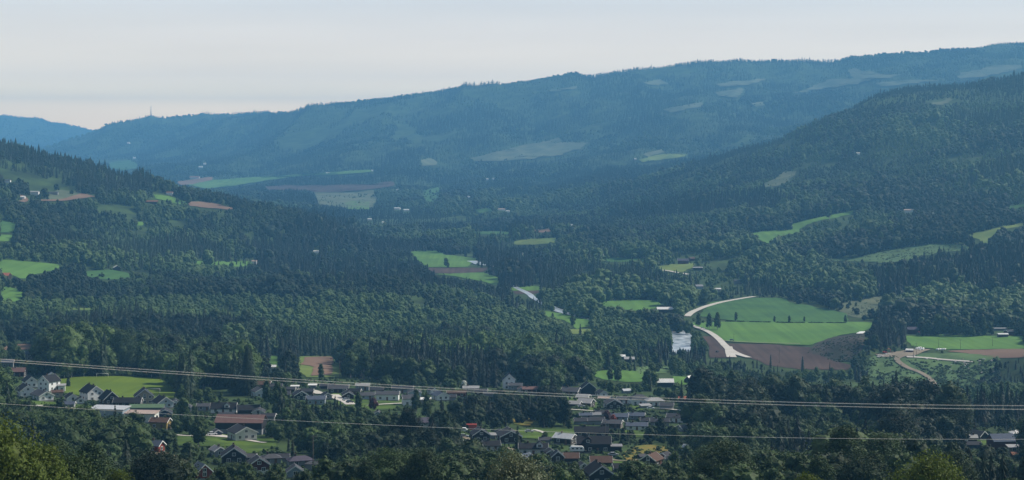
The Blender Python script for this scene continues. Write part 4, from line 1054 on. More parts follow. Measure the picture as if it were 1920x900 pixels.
def scatter_group(kind):
    g = bpy.data.node_groups.new('scatter_' + kind, 'GeometryNodeTree')
    g.interface.new_socket('Geometry', in_out='INPUT', socket_type='NodeSocketGeometry')
    g.interface.new_socket('Geometry', in_out='OUTPUT', socket_type='NodeSocketGeometry')
    N = g.nodes; l = g.links.new
    gi = N.new('NodeGroupInput'); go = N.new('NodeGroupOutput')
    m2p = N.new('GeometryNodeMeshToPoints'); iop = N.new('GeometryNodeInstanceOnPoints'); ci = N.new('GeometryNodeCollectionInfo')
    ci.inputs['Collection'].default_value = LIB[kind]; ci.inputs['Separate Children'].default_value = True; ci.inputs['Reset Children'].default_value = True
    def attr(n, typ):
        a = N.new('GeometryNodeInputNamedAttribute'); a.data_type = typ; a.inputs['Name'].default_value = n; return a
    ai = attr('pick', 'INT'); asz = attr('size', 'FLOAT_VECTOR'); ar = attr('turn', 'FLOAT_VECTOR')
    iop.inputs['Pick Instance'].default_value = True
    l(gi.outputs[0], m2p.inputs['Mesh']); l(m2p.outputs['Points'], iop.inputs['Points']); l(ci.outputs[0], iop.inputs['Instance'])
    l(ai.outputs['Attribute'], iop.inputs['Instance Index']); l(asz.outputs['Attribute'], iop.inputs['Scale'])
    e2r = N.new('FunctionNodeEulerToRotation'); l(ar.outputs['Attribute'], e2r.inputs[0]); l(e2r.outputs[0], iop.inputs['Rotation'])
    l(iop.outputs[0], go.inputs[0])
    return g
def scatter(name, kind, T, label, group):
    """T: dict of arrays x,y,z,h,w,pick,turn,tint"""
    me = bpy.data.meshes.new(name); n = len(T['x']); me.vertices.add(n)
    me.vertices.foreach_set('co', np.stack([T['x'], T['y'], T['z']], -1).astype(np.float32).ravel())
    a = me.attributes.new('pick', 'INT', 'POINT'); a.data.foreach_set('value', T['pick'].astype(np.int32))
    a = me.attributes.new('size', 'FLOAT_VECTOR', 'POINT'); a.data.foreach_set('vector', np.stack([T['w'], T['w'], T['h']], -1).astype(np.float32).ravel())
    a = me.attributes.new('turn', 'FLOAT_VECTOR', 'POINT'); a.data.foreach_set('vector', np.stack([T['turn'] * 0, T['turn'] * 0, T['turn']], -1).astype(np.float32).ravel())
    a = me.attributes.new('tint', 'FLOAT', 'POINT'); a.data.foreach_set('value', T['tint'].astype(np.float32))
    o = link(name, me); md = o.modifiers.new('scatter', 'NODES'); md.node_group = scatter_group(kind)
    tag(o, label, 'forest', None, 'stuff')
    return o

# ---- where the trees stand
def forest_points():
    out = []
    bands = [(150, 430, 9.5), (430, 700, 8.0), (700, 1300, 6.6), (1300, 2000, 8.2), (2000, 2900, 9.4), (2900, 4300, 9.8), (4300, 6500, 11.5), (6500, 9000, 15), (9000, 12500, 19), (12500, 22000, 42)]
    for (a, b, s) in bands:
        ya = np.arange(a, b, s)
        hw = (IW / 2 + 260) / F * b
        xa = np.arange(-hw, hw, s)
        X, Y = np.meshgrid(xa, ya)
        X = X.ravel(); Y = Y.ravel()
        X = X + rng.uniform(-.5, .5, len(X)) * s; Y = Y + rng.uniform(-.5, .5, len(Y)) * s
        px = IW / 2 + F * X / Y
        k = (px > -230) & (px < 2150); X, Y, px = X[k], Y[k], px[k]
        out.append(np.stack([X, Y, px, np.full(len(X), s)], 1))
    return np.concatenate(out)
P_ = forest_points()
X, Y, PX, SP = P_.T
Z = Zat(PX, Y)
PY = YH - F * Z / Y
# stands: large-scale noise decides spruce or broadleaf
nA = fbm(X / 260 + 5, Y / 420 + 9, 21, 3); nB = fbm(X / 90, Y / 120, 22, 3); nC = fbm(X / 900 + 3, Y / 1500, 23, 3)
nD = fbm(X / 150 + 13, Y / 260 + 2, 27, 3); nE = fbm(X / 45 + 13, Y / 60 + 2, 28, 2)
ps = np.interp(Y, [0, 700, 1500, 2200, 3000, 4500, 8000], [.28, .04, .02, .12, .25, .45, .75])
score = (nA - .5) * 4.2 + (nC - .5) * 2.5 + (nB - .5) * 1.6 + ps
inpx = np.clip(PX, 0, 1919).astype(int); inpy = np.clip(PY, 0, 899).astype(int)
ZN = np.where((PY < 900), ZONE[inpy, inpx], 0)
rnd = rng.uniform(0, 1, len(X))
isS = score + (rnd - .5) * .7 > .5
isS = np.where(ZN == 1, rnd < .92, isS); isS = np.where(ZN == 2, rnd < .06, isS); isS = np.where(ZN == 4, rnd < .12, isS); isS = np.where(ZN == 3, rnd < .2, isS)
H = np.where(isS, rng.uniform(11, 20, len(X)), rng.uniform(10, 19, len(X))) * np.interp(nD, [.3, .42, .5, .62, .7], [.5, .75, 1.0, 1.2, 1.4]) * np.where(rng.uniform(0, 1, len(X)) > .93, 1.3, 1.0)
H = np.where((Y < 900) & ~isS, H * 1.15, H)
H = np.where(ZN == 2, rng.uniform(7, 12, len(X)), H); H = np.where(ZN == 3, rng.uniform(2.5, 6, len(X)), H)
H = np.where((ZN == 1) & (Y > 2050), H * 1.28, H); H = np.where((ZN == 1) & (Y > 1600) & (Y <= 2050) & (PX > 1600), H * .82, H)
vil = VILL[inpy, inpx] & (PY < 900)
H = np.where(vil, 2.5 + 7.5 * rng.uniform(0, 1, len(X)) ** 1.6, H); isS = np.where(vil, rnd < .15, isS)
H = np.where(Y > 6500, H * .95, H)
WD = np.where(isS, rng.uniform(.85, 1.25, len(X)), rng.uniform(1.0, 1.4, len(X)) * np.interp(Y, [0, 1800, 3000], [1.08, 1.0, .82])) * H
far = np.interp(Y, [0, 4300, 9000, 12500, 20000], [1, 1.0, 1.15, 1.35, 2.2]); WD = WD * far
# young stands stand thick, gardens stand thin
keep = np.ones(len(X), bool)
keep &= ~(vil & (rng.uniform(0,1,len(X)) > .78))
keep &= ~((PY < 900) & (Y > 560) & (fbm(X / 35, Y / 70, 31, 3) < np.where(Y < 1300, .35, .31)))
keep &= ~((Y > 1300) & (fbm(X / 170 + 40, Y / 300, 33, 4) < .24))       # small glades
keep &= ~((Y > 5000) & (fbm(X / 500 + 40, Y / 700, 34, 4) < .27))
def masked(mask, px, py):
    ok = (px >= 0) & (px < 1920) & (py >= 0) & (py < 900)
    r = np.zeros(len(px), bool); r[ok] = mask[py[ok].astype(int), px[ok].astype(int)]; return r
def blocks(mask, X, Y, Z, H, W, lim):
    r = np.zeros(len(X), bool); px = IW/2 + F*X/Y; hp = F*H/Y; wp = F*W*.16/Y; b = YH - F*Z/Y
    for t in (0, .3, .6, .9):
        r |= masked(mask, px, b - hp * t * lim)
    for t in (.35, .6):
        r |= masked(mask, px - wp, b - hp * t); r |= masked(mask, px + wp, b - hp * t)
    return r

TIPS = rng.uniform(.55, 1.05, len(X))
# ------------------------------------------------------------------ keep, choose and plant the trees
small = np.zeros(len(X), bool)
bl = blocks(CLEAR, X, Y, Z, H, WD, TIPS) | blocks(HM, X, Y, Z, H, WD, 1.04)
s2 = rng.uniform(.25, .45, len(X))
bl2 = blocks(CLEAR, X, Y, Z, H * s2, WD * s2, 1.0) | blocks(HM, X, Y, Z, H * s2, WD * s2, 1.05)      # low growth along edges
rs = bl & ~bl2 & (Y > 600); H = np.where(rs, H * s2, H); WD = np.where(rs, WD * s2 * 1.2, WD); bl = bl & ~rs
isS = np.where(rs, isS & (rnd < .4), isS)
keep &= ~bl
sf = blocks(SOFT, X, Y, Z, H, WD, TIPS); keep &= ~(sf & (rng.uniform(0, 1, len(X)) > .16)); H = np.where(sf, H * .45, H); WD = np.where(sf, WD * .5, WD)
# not inside houses
for hx, hy, hr, *_ in HOUSES:
    if hy < 1400:
        d = np.hypot(X - hx, Y - hy) < hr; keep &= ~d
# not on the cleared ground itself where hidden; and drop what the terrain hides for good
ti, ta = colf(PX); tj, tb = rowf(Y)
cum = CUM[ti, np.maximum(tj - 1, 0)]
topy = PY - F * H / Y
keep &= ~((Y > 700) & (topy > cum + 9))
keep &= ~((Y < 700) & (topy > 960))
keep &= ~((Y < 430) & (topy < 960) & (topy > -999) & (topy < 905))    # the nearest crowns are planted one by one below
# bottom of the frame: trees may not cover the village
X, Y, Z, PX, PY, H, WD, isS, SP, nA, nB, ZN, topy = [a[keep] for a in (X, Y, Z, PX, PY, H, WD, isS, SP, nA, nB, ZN, topy)]
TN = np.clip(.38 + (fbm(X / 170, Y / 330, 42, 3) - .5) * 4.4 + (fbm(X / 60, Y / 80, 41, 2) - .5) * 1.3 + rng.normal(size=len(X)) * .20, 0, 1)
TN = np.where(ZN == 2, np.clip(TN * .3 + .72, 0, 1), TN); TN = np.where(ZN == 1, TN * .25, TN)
TN = TN * np.interp(Y, [0, 700, 1000, 1300], [.30, .42, .66, 1.0]) * np.interp(Y, [3500, 6500], [1, .6]) + np.where(Y < 1300, rng.normal(size=len(X)) * .12, 0)  # tint darkened near as deep shade with random lit crowns, far for haze
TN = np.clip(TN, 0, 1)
TURN = rng.uniform(0, 6.28, len(X))
print('trees', len(X), 'spruce', int(isS.sum()))

# trees planted by hand: (px, base row, height px, kind, variant, distance or None, label)
HAND = [
 (128,725,32,'spruce',1,None,'dark clipped conifer standing alone on the left edge of the football field'),
 (890,802,46,'spruce',3,None,'dark column-shaped conifer above the red container, left of the centre'),
 (970,846,50,'spruce',1,None,'dark spruce in front of the broad dark gabled house'),
 (1047,690,46,'spruce',3,None,'lone tall dark spruce in the young wood, centre right'),
 (1345,619,36,'broad',1,None,'broad poplar of the roadside clump, rightmost'),
 (1330,617,32,'broad',1,None,'middle poplar of the roadside clump by the field'),
 (1310,614,30,'broad',3,None,'thin poplar left of the roadside clump'),
 (1380,603,20,'broad',3,None,'single narrow tree left on the field boundary'), (1452,605,14,'broad',3,None,'small lone tree halfway along the field boundary'),
 (1480,606,16,'broad',3,None,'second small tree halfway along the field boundary'), (1508,604,12,'broad',3,None,'smallest bush-like tree on the field boundary'),
 (1585,606,17,'broad',1,None,'darker tree at the right end of the field boundary'),
 (602,713,34,'broad',3,None,'narrow green poplar in front of the brown field left of the centre'),
 (836,500,18,'broad',0,None,'round bush-like tree on the far riverside field'), (840,503,12,'broad',4,None,'smaller round tree beside the bush-like one on the far riverside field'),
 (1290,628,30,'broad',2,None,'rounded tree on the right river bank'),
 (108,724,26,'broad',0,None,'round dark tree at the top left corner of the football field'),
 (20,664,24,'broad',0,None,'left one of two round trees below the small brown field'), (26,662,26,'broad',4,None,'right one of two round trees below the small brown field'),
 (700,770,26,'broad',5,None,'dark purple-leaved tree on the big lawn'),
 (826,740,18,'spruce',3,None,'short dark column conifer left of the blue-grey roof'),
 (795,768,22,'spruce',0,None,'small dark spruce before the grey garage'),
 (870,728,16,'broad',5,None,'tree white with blossom beside the beige house'),
 (1150,792,16,'broad',5,None,'red-leaved maple among the terraces'), (1138,790,22,'broad',5,None,'dark purple tree left of the red maple'),
 (1172,808,22,'spruce',1,None,'dark spruce between the terraces'),
 (1022,826,18,'broad',5,None,'dark round shrub-like tree on the small lawn, bottom centre'),
 (1222,712,34,'broad',0,None,'rounded grey-green tree left of the barn with the glint-white roof'),
 (1742,631,34,'broad',1,None,'leftmost tall poplar above the right-hand field'), (1752,630,20,'broad',0,None,'low round tree between poplars above the right-hand field'),
 (1760,630,44,'broad',0,None,'tallest broad tree of the row above the right-hand field'), (1772,630,38,'broad',4,None,'second tallest tree of the row above the right-hand field'),
 (1785,630,34,'broad',0,None,'rounded tree in the middle of the row above the right-hand field'), (1798,631,40,'broad',1,None,'pointed poplar in the middle of the row above the right-hand field'),
 (1812,631,30,'broad',0,None,'round tree right of the pointed poplar in the same row'), (1822,632,22,'broad',5,None,'low bushy pale tree near the right end of the row above the field'),
 (1844,630,40,'broad',1,None,'tall poplar left of the dark red farm on the field'), (1857,627,26,'broad',0,None,'round tree beside the dark red farm on the field'),
 (1900,627,26,'broad',4,None,'tree right of the dark red farmhouse on the field'), (1730,631,16,'broad',5,None,'small tree beside the red tractor'),
 (1160,701,20,'broad',0,None,'round tree on the left part of the small green field'), (1144,714,26,'broad',4,None,'tree in front of the small green field, left'), (1158,716,32,'broad',0,None,'taller dark tree in front of the small green field'),
 (1088,632,26,'spruce',1,None,'lone dark conifer on the small riverside meadow'), (1074,612,22,'broad',4,None,'narrow tree on the riverside meadow, left of the conifer'), (1036,603,18,'broad',3,None,'thin tree at the left end of the riverside meadow'),
 (345,790,48,'broad',0,None,'big rounded green tree between the navy gable and the long barn'), (372,838,60,'broad',4,None,'big dark tree left of the black timber house'),
 (500,760,52,'broad',3,None,'tall poplar left of the middle row, nearest the barn'), (520,775,66,'broad',3,None,'tallest poplar left of the middle row'), (532,782,60,'broad',3,None,'second tallest poplar left of the middle row'),
 (672,775,44,'broad',3,None,'slim birch at the lower end of the pale drive'), (780,775,50,'broad',1,None,'birch standing in front of the white two-storey house'), (800,790,56,'broad',3,None,'tall birch right of the white two-storey house'),
 (1345,700,30,'spruce',1,None,'spruce before the dark ploughed field, left'), (1445,690,26,'spruce',0,None,'spruce tip before the dark ploughed field'), (1505,697,30,'spruce',1,None,'tallest spruce before the dark ploughed field'), (1556,696,18,'spruce',2,None,'small reddish spruce before the dark ploughed field'),
 # nearest crowns, close to the viewer
 (10,1040,225,'broad',5,225,'largest near crown, sunlit yellow-green, filling the bottom left corner'),
 (78,1030,200,'broad',0,228,'second near crown right of the bottom left corner one'),
 (-45,1030,260,'broad',5,222,'near crown cut by the left edge of the picture'),
 (140,1042,190,'broad',5,238,'near round dark green crown beside the yellow-green ones at bottom left'),
 (222,1040,165,'broad',0,240,'low bright crown at the bottom, third from the left corner'),
 (290,1045,146,'broad',4,255,'small near crown tip at the bottom left of the red house'),
 (966,1020,170,'broad',5,262,'near pale silvery crown at the bottom centre'),
 (1010,1050,164,'broad',0,262,'near crown tip right of the silvery one at the bottom centre'),
 (1748,1042,192,'broad',5,232,'near dark domed crown at the bottom right'),
 (1700,1042,168,'broad',0,240,'near crown left of the domed one at the bottom right'),
 (1512,1040,158,'broad',4,240,'near crown tip at the bottom, left of the domed crown'),
 (1640,1045,150,'broad',0,250,'low near crown tip between the two at the bottom right'),
 (665,1050,158,'broad',4,262,'near crown tip at the bottom, left of the centre'),
 (575,1045,147,'broad',0,262,'low near crown tip below the purple-grey house'),
 (1900,1040,148,'broad',0,250,'near crown tip in the bottom right corner'),
 (1330,1045,146,'broad',4,262,'near crown tip at the bottom, right of the centre'),
]
M['purple'] = foliage_mat('purple_leaves', (.05, .02, .025), (.10, .035, .035), .2)
M['maple'] = foliage_mat('red_leaves', (.22, .05, .04), (.30, .08, .05), .2)
M['blossom'] = foliage_mat('blossom', (.5, .52, .45), (.65, .65, .6), .2)
M['olive'] = foliage_mat('olive_leaves', (.045, .070, .012), (.125, .17, .026), .34)
M['silver'] = foliage_mat('silvery_leaves', (.08, .10, .05), (.19, .21, .12), .2)
SPECIAL = {'dark purple-leaved': 'purple', 'dark purple tree': 'purple', 'red-leaved': 'maple', 'white with blossom': 'blossom', 'yellow-green, filling': 'olive', 'second near': 'olive', 'near crown cut': 'olive', 'low bright': 'olive', 'silvery crown': 'silver', 'domed crown': 'olive', 'near dark domed': 'olive'}
def plant(kind, lod, var, x, y, z, h, w_, turn, tint, label, group=None):
    c, t = near_meshes(kind, lod, var)
    nm = {'spruce': 'spruce_tree', 'broad': 'broadleaf_tree'}[kind]
    e = bpy.data.objects.new(nm, None); COL.objects.link(e)
    e.location = (x, y, z); e.scale = (w_, w_, h); e.rotation_euler = (0, 0, turn)
    tag(e, label, nm.replace('_', ' '), group)
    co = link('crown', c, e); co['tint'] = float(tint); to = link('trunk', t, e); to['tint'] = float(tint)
    return e, co
for (px, py, hp, kind, var, dist, lab) in HAND:
    if dist is None:
        x, y, z = [float(a[0]) for a in ground_at(px, py)]; lod = 1
    else:
        y = dist; x = (px - IW/2) / F * y; z = YH - py; z = z / F * y; lod = 0
        zg = float(Zxy(x, y)); top = z + hp * y / F; hp = (top - zg) * F / y; z = zg
    h = hp * y / F
    wf = {'broad': 1.0, 'spruce': 1.0}[kind]
    if dist is not None: wf = .95
    if 'column' in lab or 'clipped' in lab: wf = 1.15
    e, co = plant(kind, lod, var, x, y, z - .2, h, h * wf, random.uniform(0, 6.28), .5, lab)
    for k_, m_ in SPECIAL.items():
        if k_ in lab:
            co.data = co.data.copy(); co.data.materials[0] = M[m_]

# the 300 of each kind that show largest: painter's count over a small id picture
SC_ = 2
ID = -np.ones((450, 960), np.int32)
cand = np.where((topy < 905) & (PX > -30) & (PX < 1950) & (Y < 1500))[0]
order = cand[np.argsort(-Y[cand])]
for i in order:
    hp = F * H[i] / Y[i]; wp = F * WD[i] * (.17 if isS[i] else .27) / Y[i]
    y0 = int((PY[i] - hp) / SC_); y1 = int((PY[i] - hp * .12) / SC_) + 1; x0 = int((PX[i] - wp * .7) / SC_); x1 = int((PX[i] + wp * .7) / SC_) + 1
    if y0 >= 450 or x1 <= 0 or x0 >= 960: continue
    ID[max(0, y0):min(450, y1), max(0, x0):min(960, x1)] = i
cnt = np.bincount(ID[ID >= 0], minlength=len(X))
picked = np.zeros(len(X), bool)
nh = {True: sum(1 for h_ in HAND if h_[3] == 'spruce'), False: sum(1 for h_ in HAND if h_[3] == 'broad')}
LABS = {}
def where_words(px, my, top):
    """say by which building, or in which wood, a tree stands"""
    best = min(HOUSES, key=lambda h: np.hypot(h[3] - px, (h[4] - my) * 1.6)); d = np.hypot(best[3] - px, (best[4] - my) * 1.6)
    side = ('at the far left', 'left of the centre', 'in the middle', 'right of the centre', 'at the far right')[min(4, int(max(0, px) / 384))]
    if d < 75 or (top > 790 and d < 260):
        w_ = best[5].split()[:6]
        while w_[-1].strip(',') in ('a', 'an', 'the', 'of', 'with', 'in', 'and', 'its', 'at', 'behind', 'below', 'above', 'left', 'right', 'one', 'two', 'by', 'to', 'beside', 'black', 'white', 'grey', 'dark', 'pale', 'light', 'small', 'large', 'broad', 'between', 'under', 'among', 'from', 'on', 'half', 'directly', 'no', 'tall', 'long', 'low'): w_ = w_[:-1]
        s = ' '.join(w_).strip(',')
        dx, dy = px - best[3], my - best[4]
        rel = ('well left of' if dx < 0 else 'well right of') if d > 130 else ('left of' if dx < 0 else 'right of') if abs(dx) > best[6] else ('in front of' if dy > 0 else 'behind')
        return rel + ' the ' + s
    r_ = 'in the woods along the bottom of the view' if top > 800 else ('in the wood beside the village' if top > 700 else 'in the woods beyond the village')
    return r_.replace('in the woods along the bottom of the view', 'in the bottom woods') + ' ' + side
for s_ in (True, False):
    ii = np.where((isS == s_) & (cnt > 0))[0]; ii = ii[np.argsort(-cnt[ii])][:290 - nh[s_]]
    picked[ii] = True
    for i in ii:
        kind = 'spruce' if s_ else 'broad'
        var = int(rng.integers(0, len(VAR[kind])))
        lod = 0 if cnt[i] > 500 else 1
        tone = ('dark' if TN[i] < .18 else 'mid-green' if TN[i] < .40 else 'light green')
        size = ('short' if H[i] < 9 else 'tall')
        what = {'spruce': 'spruce', 'broad': 'broadleaf tree'}[kind]
        lab = '%s %s %s %s' % (size, tone, what, where_words(PX[i], PY[i] - .5 * F * H[i] / Y[i], topy[i]))
        while len(lab.replace('-', ' ').split()) > 12:
            w2 = lab.split()[:-1]
            while w2[-1] in ('a', 'the', 'of', 'with', 'in', 'and', 'dark', 'black', 'white', 'grey', 'two', 'small'): w2 = w2[:-1]
            lab = ' '.join(w2)
        LABS.setdefault(lab, []).append(plant(kind, lod, var, float(X[i]), float(Y[i]), float(Z[i]) - .3, float(H[i]), float(WD[i]), float(TURN[i]), float(TN[i]), lab)[0])
ORD = ['leftmost', 'second', 'third', 'fourth', 'fifth', 'sixth', 'seventh', 'eighth', 'ninth', 'tenth', 'eleventh', 'twelfth']
for lab, es in LABS.items():
    if len(es) == 1: continue
    es.sort(key=lambda e: e.location.x / e.location.y)
    for n_, e in enumerate(es):
        e['group'] = lab.replace('spruce ', 'spruces ', 1).replace('broadleaf tree ', 'broadleaf trees ', 1)
        sfx = ('left one of two' if n_ == 0 else 'right one of two') if len(es) == 2 else ('leftmost' if n_ == 0 else 'rightmost' if n_ == len(es) - 1 else ORD[n_] + ' from left' if n_ < 12 else ORD[min(11, len(es) - 1 - n_)] + ' from right')
        e['label'] = lab + ', ' + sfx
for kind, s_ in (('spruce', True), ('broad', False)):
    k = (isS == s_) & ~picked
    nv = len(VAR[kind])
    lod = np.where(Y[k] < 1900, 0, np.where(Y[k] < 3600, 1, 2))
    n = int(k.sum())
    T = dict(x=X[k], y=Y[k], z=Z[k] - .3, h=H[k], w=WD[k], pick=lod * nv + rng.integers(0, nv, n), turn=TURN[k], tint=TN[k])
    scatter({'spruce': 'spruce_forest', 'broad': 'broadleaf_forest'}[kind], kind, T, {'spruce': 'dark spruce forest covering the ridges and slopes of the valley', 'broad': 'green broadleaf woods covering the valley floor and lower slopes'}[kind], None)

# low scrub and bushes on the open bank at right and in clearings
def bushes(name, poly, n, hmin, hmax, label, tint=.5):
    P = np.array(poly, float); x0, y0 = P.min(0); x1, y1 = P.max(0)
    m = np.zeros((900, 1920), bool); fill(m, poly)
    bx = rng.uniform(x0, x1, n * 3); by = rng.uniform(y0, y1, n * 3)
    m &= ~CLEAR if name == 'shrubbery' else m
    k = masked(m, bx, by); bx, by = bx[k][:n], by[k][:n]
    nn = fbm(bx / 14, by / 5, 77, 2); k = nn > .42; bx, by = bx[k], by[k]
    x, y, z = ground_at(bx, by); h = rng.uniform(hmin, hmax, len(x))
    nv = len(VAR['broad'])
    T = dict(x=x, y=y, z=z - h * .25, h=h, w=h * rng.uniform(1.6, 2.6, len(x)), pick=nv + rng.integers(0, nv, len(x)), turn=rng.uniform(0, 6.28, len(x)), tint=np.clip(rng.normal(tint, .2, len(x)), 0, 1))
    o = scatter(name, 'broad', T, label, None); o['category'] = 'scrub'
bushes('scrub', [(1604,690),(1640,670),(1690,668),(1680,680),(1720,702),(1752,734),(1700,722),(1655,712),(1600,700)], 900, .6, 2.0, 'low green scrub on the bank left of the dirt track', .6)
bushes('scrub', [(1695,674),(1790,682),(1870,670),(1878,682),(1850,700),(1830,733),(1765,732),(1745,708)], 1300, .6, 2.4, 'low green scrub on the bank right of the dirt track', .6)
bushes('scrub', [(1515,662),(1540,642),(1600,629),(1622,630),(1602,676),(1570,680)], 1500, .4, 1.5, 'sparse dark scrub on the bare brown bank', .1)
bushes('scrub', [(1552,487),(1680,468),(1740,458),(1840,466),(1760,474),(1700,490),(1600,490)], 700, .8, 2.6, 'scattered scrub on the pale clearing of the right-hand slope', .5)
bushes('scrub', [(1185,692),(1230,684),(1262,690),(1250,700),(1200,702)], 120, .6, 1.8, 'scrub above the small green field with the white-roofed barn', .6)
bushes('scrub', [(1168,852),(1215,834),(1262,850),(1240,858),(1175,864)], 240, .3, .9, 'rough weeds on the rusty meadow between the houses', .8)
bushes('scrub', [(1575,585),(1650,558),(1640,585),(1620,598)], 120, .8, 2.2, 'scrub on the pale slip at the foot of the right-hand slope', .5)

for k_, (pl, n_) in enumerate([([(0,700),(110,708),(340,745),(500,752),(510,800),(330,800),(160,780),(0,765)], 700), ([(470,708),(700,712),(900,728),(1010,735),(1000,752),(830,762),(700,776),(560,768),(470,750)], 900),
   ([(1040,728),(1130,738),(1260,745),(1330,785),(1310,808),(1180,812),(1090,800),(1050,765)], 800), ([(830,798),(1020,800),(1180,815),(1260,840),(1250,878),(1060,882),(860,846)], 700), ([(330,830),(500,835),(600,880),(560,895),(360,895)], 400), ([(1780,800),(1915,798),(1915,850),(1790,842)], 250)]):
    bushes('shrubbery', pl, n_, .6, 2.6, 'garden shrubs and hedges between the houses, ' + ('at the left end of the village', 'in the middle row', 'around the terraces', 'in the bottom centre cluster', 'at the lower left', 'at the right-hand farm')[k_], .55)

def hedge(pts, h, label, gap=.35, m='broad'):
    P = np.array(pts, float); n = 260; t = np.linspace(0, len(P) - 1, n)
    px = np.interp(t, np.arange(len(P)), P[:, 0]); py = np.interp(t, np.arange(len(P)), P[:, 1])
    x, y, z = ground_at(px, py); k = noise2(px / 5, py * 0, 91) > gap
    rg = np.random.default_rng(5); C = []; 
    for a, b, c_ in zip(x[k], y[k], z[k]):
        hh = h * rg.uniform(.6, 1.2); q = rg.normal(size=(36, 3)) * np.array([.9, .7, .3]) * hh * .6
        C.append(q + np.array([a, b, c_ + hh * .5]))
    C = np.concatenate(C); mb = MB(); leafcards(mb, rg, C, rg.normal(size=C.shape) + np.array([0, -.3, .8]), .42, 0, .5)
    o = link('hedge', mb.mesh('hedge', [M[m]])); tag(o, label, 'hedge'); return o
hedge([(1362,603.5),(1470,606),(1590,606.5)], 1.6, 'low broken hedge along the boundary between the two bright fields')
hedge([(296,709),(318,715),(332,727)], 2.2, 'grey-green hedge at the right end of the football field', .1, 'silver')
hedge([(104,711),(150,706),(230,705),(296,708)], 1.5, 'dark hedge along the far side of the football field', .2)
# ------------------------------------------------------------------ power lines, poles, masts
M['wire'] = mat('aluminium_wire', (.9, .9, .88), .45, .5)
M['pole'] = mat('tarred_pole', (.10, .085, .07), .85, .2)
M['steel'] = mat('galvanised_steel', (.30, .31, .32), .5, .5, metallic=.5)
def tube(name, P, r, m, parent=None, seg=6):
    P = np.array(P, float); k = len(P); v = []
    for i in range(k):
        d = P[min(i+1, k-1)] - P[max(i-1, 0)]; d /= np.linalg.norm(d)
        up = np.array([0, 0, 1.]) if abs(d[2]) < .9 else np.array([1., 0, 0])
        a = np.cross(d, up); a /= np.linalg.norm(a); b = np.cross(d, a)
        rr = r[i] if not np.isscalar(r) else r
        v += [P[i] + rr*(a*math.cos(t)+b*math.sin(t)) for t in np.linspace(0, 2*math.pi, seg, endpoint=False)]
    f = [(i*seg+j, i*seg+(j+1)%seg, (i+1)*seg+(j+1)%seg, (i+1)*seg+j) for i in range(k-1) for j in range(seg)]
    f += [tuple(range(seg))[::-1], tuple((k-1)*seg + j for j in range(seg))]
    return link(name, mesh_np(name, np.array(v), f, [m], smooth=True), parent)
def wire(pts, Y0, Y1, r, label):
    a = np.array(pts, float); c = np.polyfit(a[:, 0], a[:, 1], 3 if len(a) > 3 else 2)
    xs = np.linspace(-500, 2420, 80); P = []
    for x in xs:
        Y_ = Y0 + (Y1 - Y0) * x / 1920.0; y = np.polyval(c, x)
        P.append(((x - IW/2) / F * Y_, Y_, (YH - y) / F * Y_))
    o = tube('power_line', P, r, M['wire']); tag(o, label, 'power line', 'power lines crossing the valley')
wire([(0,672.7),(480,706.5),(960,733),(1440,752.8),(1920,760)], 176, 170, .008, 'uppermost wire of the upper bundle of power lines')
wire([(0,673.4),(480,707.3),(960,733.8),(1440,753.6),(1920,761)], 172, 166, .008, 'second wire from the top of the upper bundle of power lines')
wire([(0,676.8),(480,710.8),(960,738.2),(1440,758),(1920,767)], 168, 162, .008, 'third wire from the top of the upper bundle of power lines')
wire([(0,677.5),(480,711.6),(960,739),(1440,758.8),(1920,768)], 166, 160, .008, 'lowest wire of the upper bundle of power lines')
wire([(0,757),(330,776),(500,787),(860,803.5),(1173,813.5),(1440,820),(1920,823.6)], 160, 150, .0105, 'single lower power line above the bottom houses')
def pole(px, py, h, lab, arm=True, two=False):
    x, y, z = [float(a[0]) for a in ground_at(px, py)]
    e = bpy.data.objects.new('utility_pole', None); COL.objects.link(e); e.location = (x, y, z)
    tag(e, lab, 'utility pole', 'utility poles standing in the valley')
    tube('shaft', [(0, 0, -.5), (0, 0, h)], [.17, .11], M['pole'], e)
    if two: tube('shaft', [(3, 0, -.5), (3, 0, h)], [.17, .11], M['pole'], e)
    if arm: tube('crossarm', [(-1.3, 0, h - .5), (1.3 + (3 if two else 0), 0, h - .5)], .08, M['pole'], e)
for a in [(1713,672,12,'utility pole standing at the gravel yard, left one of the pair'),(1718,668,12,'utility pole standing at the gravel yard, right one of the pair'),(1461,664,9,'utility pole in the ploughed field near its upper edge'),
          (1461,682,9,'utility pole standing low in the dark ploughed field'),(1550,668,8,'utility pole at the foot of the brown bank'),(1760,655,9,'utility pole on the lower edge of the right-hand field'),
          (1861,650,9,'utility pole at the right of the right-hand field'),(1801,655,9,'utility pole in the middle of the right-hand field edge'),(1376,641,8,'utility pole at the lower left of the bright field'),(637,716,14,'tall utility pole at the wood edge above the middle row of houses'),
          (587,905,16,'bare utility pole at the bottom below the purple-grey house'),(1135,826,9,'utility pole before the very long black-roofed house')]:
    pole(a[0], a[1], a[2], a[3])
